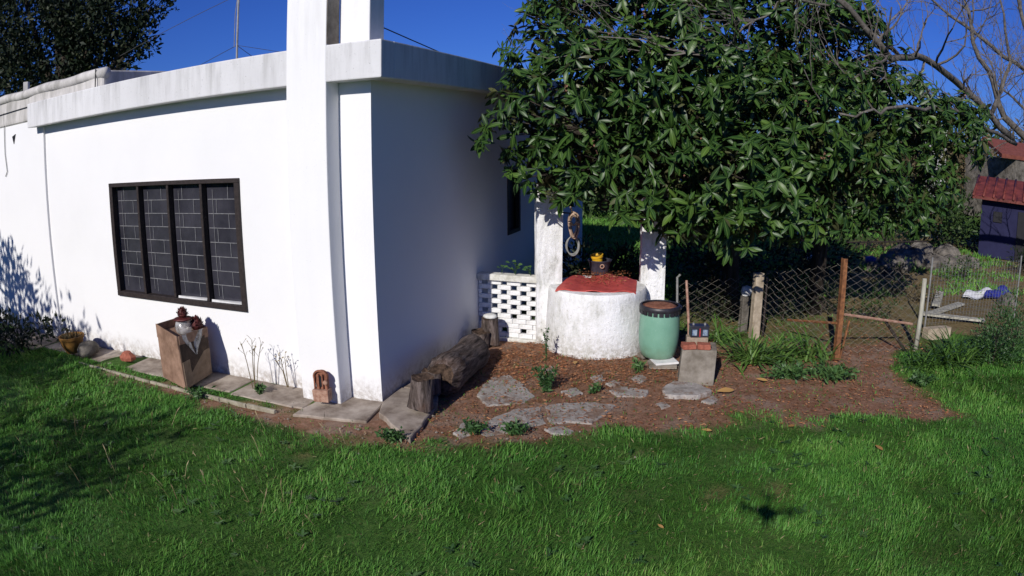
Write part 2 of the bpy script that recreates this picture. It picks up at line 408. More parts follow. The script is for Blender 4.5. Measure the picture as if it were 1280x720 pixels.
# leaf / blade meshes, vectorised.  rows: (t, half width, droop); fold lifts the edges
def blades(name, P, D, N, L, Wd, rows, mat, parent=None, tint=None, fold=0.0, droop=0.0, cols=3, org=None, smooth=False):
    o_ = ORG[parent] if parent is not None else Vector(org or (0, 0, 0))
    P = np.asarray(P, float) - np.array(o_); D = np.asarray(D, float); N = np.asarray(N, float)
    n = len(P); L = np.broadcast_to(np.asarray(L, float), (n,)); Wd = np.broadcast_to(np.asarray(Wd, float), (n,)); dr = np.broadcast_to(np.asarray(droop, float), (n,))
    D = D / (np.linalg.norm(D, axis=1, keepdims=True) + 1e-9)
    N = N - D * (N * D).sum(1, keepdims=True); N = N / (np.linalg.norm(N, axis=1, keepdims=True) + 1e-9)
    X = np.cross(D, N)
    cs = (-1, 0, 1) if cols == 3 else (-1, 1); K = len(rows); nc = len(cs)
    V = np.empty((n, K, nc, 3)); rib = np.zeros((n, K, nc))
    for i, (t, hwd, dp) in enumerate(rows):
        c = P + D * (t * L)[:, None] - N * (dr * dp * L)[:, None]
        for j, k in enumerate(cs):
            V[:, i, j] = c + X * (k * hwd * Wd)[:, None] + N * (abs(k) * fold * hwd * Wd)[:, None]
            rib[:, i, j] = 1 - abs(k)
    nv = K * nc; V = V.reshape(-1, 3)
    q = []
    for i in range(K - 1):
        for j in range(nc - 1):
            a = i * nc + j; q.append((a, a + 1, a + nc + 1, a + nc))
    q = np.array(q); F = (q[None] + (np.arange(n) * nv)[:, None, None]).reshape(-1, 4)
    me = bpy.data.meshes.new(name); me.vertices.add(len(V)); me.vertices.foreach_set('co', V.astype(np.float32).ravel())
    me.loops.add(F.size); me.loops.foreach_set('vertex_index', F.astype(np.int32).ravel())
    me.polygons.add(len(F)); me.polygons.foreach_set('loop_start', np.arange(0, F.size, 4, dtype=np.int32))
    if smooth: me.polygons.foreach_set('use_smooth', np.ones(len(F), bool))
    me.update(calc_edges=True)
    if tint is None: tint = rng.random(n)
    at_ = me.attributes.new('tint', 'FLOAT', 'POINT'); at_.data.foreach_set('value', np.repeat(np.clip(tint, 0, 1), nv).astype(np.float32))
    at_ = me.attributes.new('rib', 'FLOAT', 'POINT'); at_.data.foreach_set('value', rib.ravel().astype(np.float32))
    me.materials.append(M[mat])
    o = link(name, me, parent)
    if parent is None: o.location = o_; ORG[o] = o_
    elif n > 1: o['kind'] = 'stuff'
    return o
def rdir(n, zmin=-1, zmax=1):
    z = rng.uniform(zmin, zmax, n); a = rng.uniform(0, 2 * math.pi, n); r = np.sqrt(1 - z * z)
    return np.stack([r * np.cos(a), r * np.sin(a), z], 1)
LEAF_ROWS = [(0, .06, 0), (.12, .35, .02), (.35, .82, .12), (.6, 1.0, .36), (.82, .68, .68), (1, .05, 1.0)]
SMALL_ROWS = [(0, .15, 0), (.4, 1, .2), (1, .1, 1)]
GRASS_ROWS = [(0, 1, 0), (.5, .85, .25), (1, .12, 1)]

# ================================================================== GROUND
soil_polys = [
    [(340, 520), (400, 551), (440, 560), (520, 562), (600, 557), (700, 552), (780, 540), (900, 520), (1000, 521), (1090, 524), (1185, 516), (1160, 490), (1120, 455), (1120, 425), (1060, 428), (960, 428), (905, 430), (835, 410), (690, 415), (600, 412), (530, 450), (470, 500)],
    [(100, 452), (200, 474), (330, 505), (450, 530), (440, 552), (330, 530), (200, 492)],
    [(1010, 360), (1150, 360), (1160, 440), (1000, 440)],
    [(840, 345), (1160, 330), (1270, 400), (1150, 420), (850, 420)],
    [(1070, 300), (1300, 300), (1300, 420), (1165, 418), (1130, 360), (1070, 345)],
    [(775, 565), (810, 560), (822, 572), (785, 577)],
    [(922, 615), (985, 608), (990, 622), (930, 630)],
]
soil_w = [[tuple(at(*p)[:2]) for p in poly] for poly in soil_polys]
def soil_mask(X, Y):
    m = np.zeros(np.shape(X)); wob = (fnoise(X, Y, 2.3, 11) - .5) * .8 + (fnoise(X, Y, 9, 21) - .5) * .18
    for i, p in enumerate(soil_w):
        d = sdist(p, X, Y) + wob
        m = np.maximum(m, np.clip(.5 - d / .22, 0, 1) * (1, 1, .6, .45, .62, .55, .6)[i])
    return m
def gz(X, Y):
    return (fnoise(X, Y, .8, 5) - .5) * .03 + (fnoise(X, Y, 4, 8) - .5) * .016 - .012
def ground():
    fx = np.arange(-9, 11.01, .08); fy = np.arange(1.2, 13.01, .08)
    out = lambda a, sgn: [a + sgn * (.1 * (1.33 ** k - 1) / .33) for k in range(1, 29)]
    xs = np.array(sorted(out(-9, -1)) + list(fx) + out(11, 1)); ys = np.array(sorted(out(1.2, -1)) + list(fy) + out(13, 1))
    X, Y = np.meshgrid(xs, ys); Z = gz(X, Y)
    near = (np.abs(X - 1) < 12) & (np.abs(Y - 6) < 9)
    Z = np.where(near, Z, -.01)
    sm = soil_mask(X, Y); Z -= sm * .012
    far = np.clip((np.hypot(X, Y) - 11) / 4, 0, 1)
    ny, nx = X.shape; idx = np.arange(nx * ny).reshape(ny, nx)
    F = np.stack([idx[:-1, :-1], idx[:-1, 1:], idx[1:, 1:], idx[1:, :-1]], -1).reshape(-1, 4)
    me = bpy.data.meshes.new('lawn_ground'); V = np.stack([X, Y, Z], -1).reshape(-1, 3)
    me.vertices.add(len(V)); me.vertices.foreach_set('co', V.astype(np.float32).ravel())
    me.loops.add(F.size); me.loops.foreach_set('vertex_index', F.astype(np.int32).ravel())
    me.polygons.add(len(F)); me.polygons.foreach_set('loop_start', np.arange(0, F.size, 4, dtype=np.int32))
    me.polygons.foreach_set('use_smooth', np.ones(len(F), bool)); me.update(calc_edges=True)
    a = me.attributes.new('soil', 'FLOAT', 'POINT'); a.data.foreach_set('value', sm.ravel().astype(np.float32))
    a = me.attributes.new('far', 'FLOAT', 'POINT'); a.data.foreach_set('value', far.ravel().astype(np.float32))
    me.materials.append(M['lawn_soil'])
    tag(link('lawn_ground', me), 'lawn and bare reddish soil around the white house', None, None, 'structure')
ground()

# paving along the house: slabs with joints, a thin concrete edging, the corner slab and the side slab
paving = thing('house_paving', hw(1, -.4), 'cracked concrete paving strip along the foot of the white house', None); paving['kind'] = 'structure'
def slab(pts, z, name='paving_slab', mat='apron_concrete', seed=0, parent=paving, z0=-.08):
    rr = random.Random(seed); P = []
    for a, b in zip(pts, pts[1:] + pts[:1]):
        a = Vector((a[0], a[1], 0)); b = Vector((b[0], b[1], 0)); k = max(2, int((b - a).length / .12))
        for i in range(k):
            q = a.lerp(b, i / k); P.append((q.x + rr.uniform(-.012, .012), q.y + rr.uniform(-.012, .012)))
    m = MB(); m.prism(P, z0, z)
    return m.build(name, mat, parent, bevel=.008, seg=1)
us = [.62, 1.55, 2.35, 3.3, 4.3, 5.2]
for i in range(5):
    a, b = us[i] + .012, us[i + 1] - .012
    slab([hw(a, -.43 + .02 * (i % 2)), hw(b, -.45 - .015 * (i % 2)), hw(b, -.002), hw(a, -.002)], -.006 + .005 * ((i * 7) % 3 - 1), seed=i)
slab([hw(-.1, -.46), hw(.6, -.60), hw(.6, -.002), hw(-.02, -.002)], -.002, seed=11)
slab([hw(5.22, -.62), hw(6.6, -.62), hw(6.6, -.04), hw(5.22, -.04)], .006, seed=12)
side_slab = [at(472, 520, .07), at(512, 541, .07), at(552, 494, .07), at(604, 437, .07), hw(-.02, 1.9), hw(-.02, -.15)]
slab([hw(-.14, -.30), at(512, 541, .07), at(545, 503, .07), hw(-.40, .35), hw(-.02, .35), hw(-.02, -.05)], .022, seed=13)
slab([hw(-.02, .37), hw(-.40, .37), at(604, 437, .06), hw(-.02, 2.1)], .016, seed=14)
e = MB()
for i in range(9):
    u0 = .8 + i * .36; e.hex([p for z in (-.05, .010) for p in (hw(u0, -.605 - .008 * (i % 2), z), hw(u0 + .352, -.60, z), hw(u0 + .352, -.63, z), hw(u0, -.635, z))])
e.build('edging_strip', 'edging_concrete', paving, bevel=.004, seg=1, jit=.002)

stones = thing('stone_paving', at(680, 510), 'worn grey flagstones sunk in the reddish soil in front of the well', None); stones['kind'] = 'structure'
flag_px = [[(594, 494), (603, 480), (614, 471), (634, 467), (652, 477), (669, 494), (656, 503), (630, 505), (608, 506)],
           [(604, 526), (622, 517), (641, 510), (660, 507), (677, 506), (683, 527), (655, 534), (630, 541), (607, 545), (592, 538)],
           [(679, 506), (700, 502), (745, 501), (771, 505), (758, 516), (739, 528), (712, 526), (686, 530)],
           [(566, 540), (580, 526), (600, 528), (590, 541), (575, 546)],
           [(680, 534), (700, 531), (718, 537), (712, 543), (690, 541)],
           [(760, 487), (775, 481), (812, 486), (806, 495), (772, 494)],
           [(826, 487), (842, 478), (868, 480), (892, 490), (874, 497), (846, 497), (830, 495)],
           [(876, 500), (893, 493), (899, 499), (888, 504)],
           [(786, 470), (802, 466), (812, 472), (800, 477)],
           [(737, 470), (752, 466), (757, 473), (744, 477)], [(700, 488), (720, 483), (728, 490), (712, 495)],
           [(756, 478), (768, 474), (776, 478), (766, 482)],
           [(676, 460), (690, 456), (696, 463), (684, 468)], [(820, 503), (832, 499), (838, 505), (828, 509)]]
for i, pl in enumerate(flag_px):
    c = [at(*p) for p in pl]; rr = random.Random(i); P = []
    for a, b in zip(c, c[1:] + c[:1]):
        k = max(2, int((b - a).length / .05))
        P += [a.lerp(b, j / k) + Vector((rr.uniform(-.012, .012), rr.uniform(-.012, .012), 0)) for j in range(k)]
    m = MB(); m.prism(P, -.06, -.013 + .010 * rr.random() + (.03 if i in (6,) else 0), inset=.03)
    m.build('flagstone', 'flag_stone', stones, bevel=.006, seg=1)

# ================================================================== HOUSE
H = thing('white_house', hw(0, 0), 'white flat-roofed house with a tall corner pillar and a dark grid window', 'house')
WU0, WU1, WZ0, WZ1 = 1.574, 3.738, .735, 2.055
m = MB()
m.hbox(-.0, WU0, 0, .16, -.15, 3.0); m.hbox(WU1, 5.30, 0, .16, -.15, 3.0); m.hbox(WU0, WU1, 0, .16, -.15, WZ0); m.hbox(WU0, WU1, 0, .16, WZ1, 3.0)
m.build('front_wall', 'wall_paint', H)
m = MB(); SV0, SV1, SZ0, SZ1 = 3.40, 3.90, 1.07, 1.98
m.hbox(.002, .16, .162, SV0, -.15, 3.0); m.hbox(.002, .16, SV1, 7.5, -.15, 3.0); m.hbox(.002, .16, SV0, SV1, -.15, SZ0); m.hbox(.002, .16, SV0, SV1, SZ1, 3.0)
m.build('side_wall', 'wall_paint', H)
m = MB(); m.hbox(.16, 11, 7.34, 7.5, -.15, 3.0); m.hbox(10.84, 11, -.1, 7.34, -.15, 3.0); m.build('back_wall', 'wall_paint', H)
m = MB(); m.hbox(5.302, 11, -.035, .1, -.15, 3.16); m.build('wing_wall', 'wall_paint', H, bevel=.01)
m = MB(); m.hbox(.05, 10.9, .05, 7.4, 3.0, 3.12); m.build('flat_roof', 'roof_sheet', H)
m = MB()        # parapet band: front run, corner, side run
m.hbox(-.22, 5.49, -.2, .02, 2.9, 3.228); m.hbox(-.22, .14, .02, 7.6, 2.9, 3.228)
m.build('parapet', 'parapet_paint', H, bevel=.012)
m = MB(); m.hbox(.332, .772, -.206, -.0, -.12, 5.2); m.build('corner_pillar', 'pillar_paint', H, bevel=.012)
m = MB(); m.hbox(.3262, .3312, -.2, -.008, 3.234, 5.19); m.build('shade_face', 'concrete', H)  # thin grey concrete slab added to darken the pillar's shaded right side
m = MB(); m.hbox(.012, .328, -.004, .25, 3.1, 5.2); m.build('chimney_pier', 'pillar_paint', H, bevel=.012)
m = MB(); m.hbox(3.78, 11, -.06, 3.2, 3.0, 3.44); m.build('raised_roof', 'roof_sheet', H, bevel=.05, seg=3)
m = MB()        # rounded sheet edge on the raised roof
m.tube([hw(3.74 + .25 * i, -.03 + .012 * math.sin(i * 2.1), 3.40 + .01 * math.sin(i * 1.3)) for i in range(30)], .07, 8)
m.build('roof_edge', 'roof_sheet', H, smooth=True)
m = MB(); m.tube([hw(3.9, -.09, 3.46), hw(3.9, -.095, 3.24)], .008, 5); m.tube([hw(3.9 + .4 * i, -.075, 3.235 - .006 * i) for i in range(16)], .006, 5); m.build('roof_wire', 'cable', H)
m = MB(); m.tube([hw(6.5, -.06, 3.22), hw(6.51, -.05, 2.6), hw(6.46, -.05, 2.35), hw(6.53, -.05, 2.28)], .007, 5); m.build('hanging_cable', 'hose', H)
m = MB(); m.add([hw(6.26, -.045, 2.84), hw(6.15, -.045, 2.87), hw(6.21, -.045, 2.73), hw(6.26, -.02, 2.84), hw(6.15, -.02, 2.87), hw(6.21, -.02, 2.73)], [(0, 1, 2), (3, 5, 4), (0, 3, 4, 1), (1, 4, 5, 2), (2, 5, 3, 0)]); m.build('vent', 'dark_opening', H)
# front window
fr = MB(); t = .044
fr.hbox(WU0 - .02, WU1 + .02, -.03, .055, WZ0 - .015, WZ0 + t); fr.hbox(WU0 - .02, WU1 + .02, -.03, .055, WZ1 - t * .7, WZ1 + .015)
fr.hbox(WU0 - .02, WU0 + t, -.028, .053, WZ0 + t, WZ1 - t * .7); fr.hbox(WU1 - t, WU1 + .02, -.028, .053, WZ0 + t, WZ1 - t * .7)
win = fr.build('window', 'frame_metal', H, bevel=.004, seg=1)
pw = (WU1 - WU0) / 4
for k in (1, 2, 3):
    b = MB(); b.hbox(WU0 + k * pw - .018, WU0 + k * pw + .018, -.02, .058, WZ0 + t + .001, WZ1 - t * .7 - .001); b.build('mullion', 'frame_metal', win, bevel=.004, seg=1)
for k in range(4):
    a, b_ = WU0 + k * pw + (t if k == 0 else .018), WU0 + (k + 1) * pw - (t if k == 3 else .018)
    g = MB(); g.hbox(a + .001, b_ - .001, .060, .068, WZ0 + .03, WZ1 - .02); g.build('pane', 'window_glass', win)
    lt = MB(); rows = 8; zh = (WZ1 - .05 - WZ0 - .07) / rows
    for r in range(rows):
        z = WZ0 + .07 + r * zh
        if r: lt.hbox(a + .02, b_ - .02, .052, .058, z - .0035, z + .0035)
        uu = a + (b_ - a) * ((.34 if (r + k) % 2 else .70)); lt.hbox(uu - .003, uu + .003, .0525, .0575, z + .004, z + zh - .004)
    lt.hbox(b_ - .095, b_ - .090, .051, .0515, WZ0 + .1, WZ1 - .1)
    lt.build('glazing_bars', 'glazing_lead', win)
    if k < 2:
        lg = MB(); lg.hbox(a + .02, b_ - .02, .0, .05, WZ0 + t + .001, WZ0 + t + .022); lg.build('ledge', 'white_plastic', win, jit=.006)
# side window in the shaded wall
g = MB(); g.hbox(.06, .07, SV0, SV1, SZ0, SZ1); sw = g.build('side_window', 'dark_opening', H)
g = MB(); g.hbox(-.01, .05, SV0, SV0 + .05, SZ0, SZ1); g.hbox(-.01, .05, SV1 - .05, SV1, SZ0, SZ1); g.hbox(-.012, .05, SV0 + .05, SV1 - .05, SZ0, SZ0 + .05); g.hbox(-.012, .05, SV0 + .05, SV1 - .05, SZ1 - .05, SZ1); g.build('frame', 'frame_metal', sw)

# on and above the roof
q = hw(2.2, 2.2, 0)
q = deep(296, 60, 8.6)
an = thing('antenna_mast', (q.x, q.y, 3.12), 'thin grey antenna mast with guy wires on the flat roof', 'antenna')
m = MB(); m.tube([(q.x, q.y, 3.12), (q.x + .02, q.y, 5.6)], .016, 6); m.tube([(q.x - .03, q.y - .02, 3.7), (q.x - .025, q.y - .02, 4.15), (q.x - .005, q.y, 4.4)], .006, 5); m.build('mast', 'antenna_metal', an)
for e_ in (hw(.9, 1.0, 3.2), hw(6.5, 3.0, 3.4), hw(5.5, 6.8, 3.2)):
    m = MB(); m.tube([(q.x, q.y, 3.72), e_], .004, 4); m.build('guy_wire', 'cable', an)
q = deep(33, 112, 9.2)
vp = thing('roof_vent_pipe', (q.x, q.y, 3.44), 'white boxy vent pipe standing on the left end of the roof', 'vent pipe')
m = MB(); m.tube([(q.x - .04, q.y, 3.4), (q.x - .04, q.y, 3.72)], .014, 6); m.build('pipe', 'antenna_metal', vp)
m = MB(); m.box((q.x, q.y, 3.64), (.09, .09, .26), .3); m.box((q.x + .0, q.y, 3.53), (.1, .1, .03), .3); m.build('hood', 'far_white', vp, bevel=.006)
def cable(label, pts, r=.006):
    m = MB(); m.tube(pts, r, 4); o = m.build('overhead_cable', 'cable', None, org=pts[0]); tag(o, label, 'cable', 'cables over the roof')
p0, p1 = hw(.05, .2, 3.42), hw(-.05, 7.3, 3.42)
cable('thin dark cable sagging along the shaded side parapet towards the tree', [p0.lerp(p1, i / 12) - Vector((0, 0, .25 * math.sin(math.pi * i / 12))) for i in range(13)])
a_, b_ = deep(150, 70, 16), deep(310, -12, 16)
cable('thin dark cable slanting across the blue sky left of the mast', [a_.lerp(b_, i / 8) for i in range(9)], .008)

# ================================================================== BREEZE-BLOCK SCREEN
BV = 2.33
bs = thing('brick_screen', hw(-.37, BV), 'white painted low openwork brick screen between the house and the well', 'brick screen')
bl, gap, rh, th_ = .168, .076, .0575, .06
br_me = {}
def brick_mesh(L_):
    k = round(L_, 3)
    if k not in br_me:
        mm = MB(); mm.box((0, 0, 0), (L_, th_, rh - .0025)); br_me[k] = mm.mesh('brick', 'brick_white', bevel=.006, seg=1)
    return br_me[k]
def put_brick(u0, u1, z):
    o = link('brick', brick_mesh(u1 - u0), bs)
    o.location = hw((u0 + u1) / 2, BV + .06 + random.uniform(-.004, .004), z + rh / 2) - ORG[bs]; o.rotation_euler = (0, 0, -A1 + random.uniform(-.01, .01))
z = .16
U0, U1 = -.002, -.775
def screen_row(z, off, solid=False):
    pitch = bl + (.004 if solid else gap); u = U0 - off
    start = u + pitch
    while u > U1:
        a = min(u, U0); b = max(u - bl, U1)
        if a - b > .03: put_brick(b, a, z)
        u -= pitch
    if off and not solid and off - gap > .03: put_brick(U0 - off + gap, U0, z)
zrow = 0.0
for i in range(12):
    if i in (0, 2, 3): screen_row(zrow, .09 if i % 2 else 0, True)
    else: screen_row(zrow, .12 if i % 2 else 0)
    zrow += rh
m = MB(); m.hbox(U1, U0, BV - .012, BV + .132, zrow, zrow + .075); m.build('cap', 'screen_base', bs, bevel=.01)
m = MB(); m.hbox(U1, U0, BV - .02, BV + .13, -.1, .0); m.build('footing', 'screen_base', bs, bevel=.01)
ctop = zrow + .075
def small_plant(px, lab, h, n, s):
    p = at(px, 338, ctop); p = hw(-(px - 601) / 71 * .75 - .02, BV + .06, ctop)
    t_ = thing('wall_plant', p, lab, 'plant', 'plants on the brick screen')
    P = []; D = []; m = MB()
    for i in range(n):
        a = rng.uniform(0, 6.28); rr = rng.uniform(.0, s); hh = h * rng.uniform(.35, 1)
        tip = p + Vector((rr * math.cos(a), rr * math.sin(a), hh)); m.tube([p, p.lerp(tip, .6) + Vector((0, 0, .02)), tip], .003, 4)
        P.append(tip); D.append((math.cos(a), math.sin(a), .3))
    m.build('stem', 'weed_leaf', t_)
    blades('leaf', P, D, np.tile([0, -.4, 1], (n, 1)), .05, .026, [(0, .3, 0), (.3, .9, .05), (.7, .9, .2), (1, .3, .5)], 'weed_leaf', t_, rng.uniform(.5, 1, n), .2, .2)
small_plant(627, 'tiny round-leaved sprout at the left on top of brick screen', .09, 3, .03)
small_plant(643, 'tallest bright green sprout on top of the white brick screen', .17, 9, .07)
small_plant(661, 'small round-leaved sprout at the right on top of brick screen', .11, 5, .06)

# ================================================================== WELL
wc = Vector((.985, 7.80, 0)); WR = .575; WH = .69
well = thing('well', wc, 'whitewashed round stone well with two square pillars', 'well')
m = MB()
m.lathe(wc, [(WR * 1.05, -.1), (WR * 1.045, .03), (WR * 1.02, .18), (WR, .4), (WR * .985, .62), (WR * .975, WH - .02), (WR * .95, WH), (WR * .72, WH + .004), (WR * .70, WH - .03), (WR * .68, .2)], 64, .008, 3)
o = m.build('well_ring', 'limewash', well); smooth_by_angle(o, 50)
pl0 = Vector((.425, 7.98, 0)); pl1 = Vector((1.66, 7.98, 0))
for c_, ang, wd in ((pl0, R(3), .30), (pl1, R(-6), .29)):
    m = MB(); m.box(c_ + Vector((0, 0, .87)), (wd, .24, 1.94), ang); m.build('well_pillar', 'limewash', well, sub=6, bevel=0, jit=.005)
m = MB(); m.box(pl0.lerp(pl1, .5) + Vector((0, 0, 1.92)), (1.5, .12, .14), R(0)); m.build('beam', 'bark', well, bevel=.01)
# pulley wheel hanging under the beam
pc = deep(756, 256, 7.9)
pu = thing('pulley', pc, 'dark iron pulley wheel hanging over the well', 'pulley')
m = MB(); m.tube([pc + Vector((.055 * math.cos(a), 0, .055 * math.sin(a))) for a in np.linspace(0, 6.28, 17)[:-1]], .016, 6, closed=True); m.build('wheel', 'frame_metal', pu, smooth=True)
m = MB(); m.tube([pc + Vector((0, 0, .06)), (pc.x, pc.y, 1.86)], .01, 5); m.box(pc, (.1, .012, .02)); m.build('hook', 'frame_metal', pu)
# cover sheet
cz = WH + .018
def cover():
    c4 = [at(697, 360, cz), at(722, 338, cz + .01), at(785, 337, cz + .01), at(801, 352, cz), at(793, 361, cz)]
    A, B, C_, D_ = at(694, 361, cz), at(722, 337, cz + .01), at(797, 341, cz + .01), at(795, 364, cz)
    nx, ny = 18, 12; vs = []; fs = []
    for j in range(ny + 1):
        for i in range(nx + 1):
            s_, t_ = i / nx, j / ny
            p = A.lerp(D_, s_).lerp(B.lerp(C_, s_), t_)
            p += Vector((0, -.05 * math.sin(math.pi * s_) * (1 - t_), 0))
            r = (p - wc); rr = math.hypot(r.x, r.y)
            p.z = cz + .022 * math.sin(9 * s_ + 4 * t_) * t_ + .010 * math.sin(17 * s_) - max(0, rr - WR * .9) * .35 + .02 * t_ * s_
            vs.append(p)
    k = len(vs); vs += [p - Vector((0, 0, .012)) for p in vs]
    w_ = nx + 1
    for j in range(ny):
        for i in range(nx):
            a = j * w_ + i; fs.append((a, a + 1, a + w_ + 1, a + w_)); fs.append((k + a, k + a + w_, k + a + w_ + 1, k + a + 1))
    rim = [i for i in range(w_)] + [j * w_ + nx for j in range(1, ny + 1)] + [ny * w_ + i for i in range(nx - 1, -1, -1)] + [j * w_ for j in range(ny - 1, 0, -1)]
    for a, b in zip(rim, rim[1:] + rim[:1]): fs.append((a, k + a, k + b, b))
    m = MB(); m.add(vs, fs); o = m.build('well_cover', 'red_sheet', None, org=A.lerp(C_, .5)); smooth_by_angle(o, 50)
    tag(o, 'red sheet covering the top of the white well', 'cover')
    n = 420; s_ = rng.beta(3, 3, n); t_ = rng.beta(3, 2, n)
    P = np.array([A.lerp(D_, a).lerp(B.lerp(C_, a), b) + Vector((0, 0, .028)) for a, b in zip(s_, t_)])
    o = blades('dry_needles', P, rdir(n, -.1, .25), rdir(n, .6, 1), rng.uniform(.02, .05, n), .005, SMALL_ROWS, 'litter', None, cols=2)
    tag(o, 'brown dry needles scattered over the red well cover', None, None, 'stuff')
cover()
# dark bucket with a yellow pot in it
bc = at(750, 343, cz + .02); bc.y += .05
bu = thing('bucket', bc, 'dark grey bucket standing on the red well cover', 'bucket')
m = MB(); m.lathe(bc, [(.105, 0), (.13, .13), (.145, .16), (.15, .165), (.15, .175), (.14, .175), (.132, .16), (.1, .02), (.0, .02)], 28); o = m.build('body', 'dark_bucket', bu); smooth_by_angle(o, 35)
m = MB(); m.tube([bc + Vector((.012 + .022 * math.cos(a), -.143, .115 + .022 * math.sin(a))) for a in np.linspace(0, 6.28, 13)[:-1]], .007, 5, closed=True); m.build('ring_handle', 'rust_pale', bu)
m = MB(); m.lathe(bc + Vector((0, 0, .02)), [(.11, 0), (.125, .11), (0, .115)], 20); m.build('earth_fill', 'litter', bu)
yc = bc + Vector((-.025, -.02, .118)); tl = Matrix.Rotation(R(-9), 3, 'Y') @ Matrix.Rotation(R(8), 3, 'X')
yp = thing('yellow_pot', yc, 'small yellow plastic pot leaning inside the dark bucket', 'pot')
m = MB(); m.lathe(yc, [(.058, 0), (.07, .095), (.078, .097), (.08, .125), (.074, .125), (.066, .1), (.052, .02), (0, .02)], 24, axis=tl); o = m.build('body', 'yellow_plastic', yp); smooth_by_angle(o, 35)
m = MB(); m.lathe(yc, [(.0, .085), (.066, .09), (0, .1)], 16, axis=tl); m.build('earth_fill', 'bark', yp)
# rope coil and hose loop on the left pillar
rc = Vector((pl0.x + .2, pl0.y - .13, 1.28)); rc = deep(717, 282, 7.74)
rp = thing('rope_coil', rc + Vector((0, 0, .2)), 'beige rope coil hanging on the left well pillar', 'rope')
m = MB()
for k in range(10):
    ox, rx, rz_ = rng.uniform(-.02, .02), rng.uniform(.028, .052), rng.uniform(.10, .15)
    m.tube([rc + Vector((ox + rx * math.cos(a) * (1 + .3 * math.sin(a)), .01 * k - .03 + .012 * math.sin(3 * a), rz_ * math.sin(a) - .0)) for a in np.linspace(0, 6.28, 21)[:-1]], .011, 5, closed=True)
m.tube([rc + Vector((-.06 + .12 * i / 10, -.045, .03 + .02 * math.sin(i))) for i in range(11)], .012, 5); m.tube([rc + Vector((-.02, 0, .15)), rc + Vector((-.045, .02, .24))], .01, 5)
m.build('coil', 'rope', rp, smooth=True)
hc = deep(715, 307, 7.78)
m = MB()
for k in range(3): m.tube([hc + Vector((.07 * math.cos(a) + .006 * k, -.008 * k, .095 * math.sin(a) * (1 + .1 * k))) for a in np.linspace(0, 6.28, 21)[:-1]], .007, 5, closed=True)
tag(m.build('hose_loop', 'hose', None, org=hc, smooth=True), 'thin grey hose loop hanging below the rope coil', 'hose')
m = MB(); m.tube([(pl0.x + .1, pl0.y + .02, 1.52), (pl0.x + .1, pl0.y - .2, 1.53), (rc.x - .04, rc.y + .02, 1.52)], .008, 5)
m.tube([(rc.x - .045, rc.y + .02, 1.53), (hc.x, hc.y, hc.z + .09)], .004, 4); m.build('hanging_hook', 'frame_metal', rp)

# ================================================================== BARREL
bp = Vector((1.585, 7.12, 0)); BZ = .055
ba = thing('plastic_barrel', bp, 'pale green plastic barrel with a black rim beside the well', 'barrel')
BR, BH = .222, .60
m = MB(); m.lathe(bp + Vector((0, 0, BZ)), [(BR * .74, 0), (BR * .82, .012), (BR * .91, .07), (BR * .98, .17), (BR, .28), (BR * .985, .38), (BR * .95, .46), (BR * .935, .50), (BR * .95, .515), (BR * .9, .52)], 48)
o = m.build('body', 'green_plastic', ba); smooth_by_angle(o, 45)
zb = bp + Vector((0, 0, BZ + .505))
m = MB(); m.lathe(zb, [(BR * .94, .012), (BR * .99, .014), (BR * 1.02, .028), (BR * 1.015, .052), (BR * .98, .064), (BR * .90, .066), (BR * .89, .05), (BR * .5, .05)], 48)
for k in range(22):
    a = 2 * math.pi * k / 22; m.box(zb + Vector((BR * .965 * math.cos(a), BR * .965 * math.sin(a), -.002)), (.02, .045, .04), a)
o = m.build('rim', 'black_plastic', ba); smooth_by_angle(o, 35)
m = MB(); m.lathe(zb + Vector((0, 0, .056)), [(BR * .88, 0), (BR * .6, .006), (0, .012)], 32, .01); m.build('lid', 'rust', ba, smooth=True)
m = MB(); m.tube([zb + Vector((BR * 1.03 * math.cos(a), BR * 1.03 * math.sin(a), .04)) for a in np.linspace(-.5, .3, 7)], .012, 6); m.build('handle', 'black_plastic', ba)
m = MB(); m.box((1.62, 6.98, .042), (.26, .26, .022), .15); tag(m.build('white_tile', 'white_plastic', None, org=(1.62, 6.98, .03), bevel=.003), 'white tile lying under the green barrel', 'tile')
m = MB(); m.box((1.60, 6.93, .012), (.3, .2, .034), -.1); m.box((1.5, 7.25, .02), (.2, .12, .05), .4); tag(m.build('support_stone', 'concrete', None, org=(1.6, 6.93, 0), bevel=.006, jit=.004), 'grey stone block under the tile below green barrel', 'stone')

# ================================================================== CONCRETE BLOCK AND WHAT STANDS ON IT
q0, q1 = at(847, 478), at(892, 479); ex = (q1 - q0).normalized(); ey = Vector((-ex.y, ex.x, 0)); bw = (q1 - q0).length
def BL(x, y, z): return q0 + ex * x + ey * y + Vector((0, 0, z))
m = MB(); m.hex([BL(0, 0, -.05), BL(bw, 0, -.05), BL(bw + .02, .3, -.05), BL(.02, .3, -.05), BL(.03, .05, .33), BL(bw + .015, .04, .33), BL(bw + .035, .3, .34), BL(.05, .3, .34)])
tag(m.build('concrete_block', 'concrete', None, org=BL(bw / 2, .15, 0), bevel=.012), 'rough grey concrete block standing right of the green barrel', 'block')
for a, b, lab, rz_ in ((.02, .17, 'broken red brick on the left of the concrete block top', .12), (.18, .32, 'red brick on the right of the concrete block top', -.05)):
    m = MB(); m.box(BL((a + b) / 2, .085, .362), (b - a - .008, .1, .05), math.atan2(ex.y, ex.x) + rz_); tag(m.build('brick', 'brick_red', None, org=BL((a + b) / 2, .085, .335), bevel=.006, jit=.004, seed=int(a * 100)), lab, 'brick', 'bricks on the concrete block')
m = MB(); m.box(BL(.19, .21, .385), (.22, .1, .085), math.atan2(ex.y, ex.x)); tag(m.build('timber_offcut', 'timber', None, org=BL(.19, .21, .34), bevel=.005), 'short pale timber offcut under the old battery', 'timber')
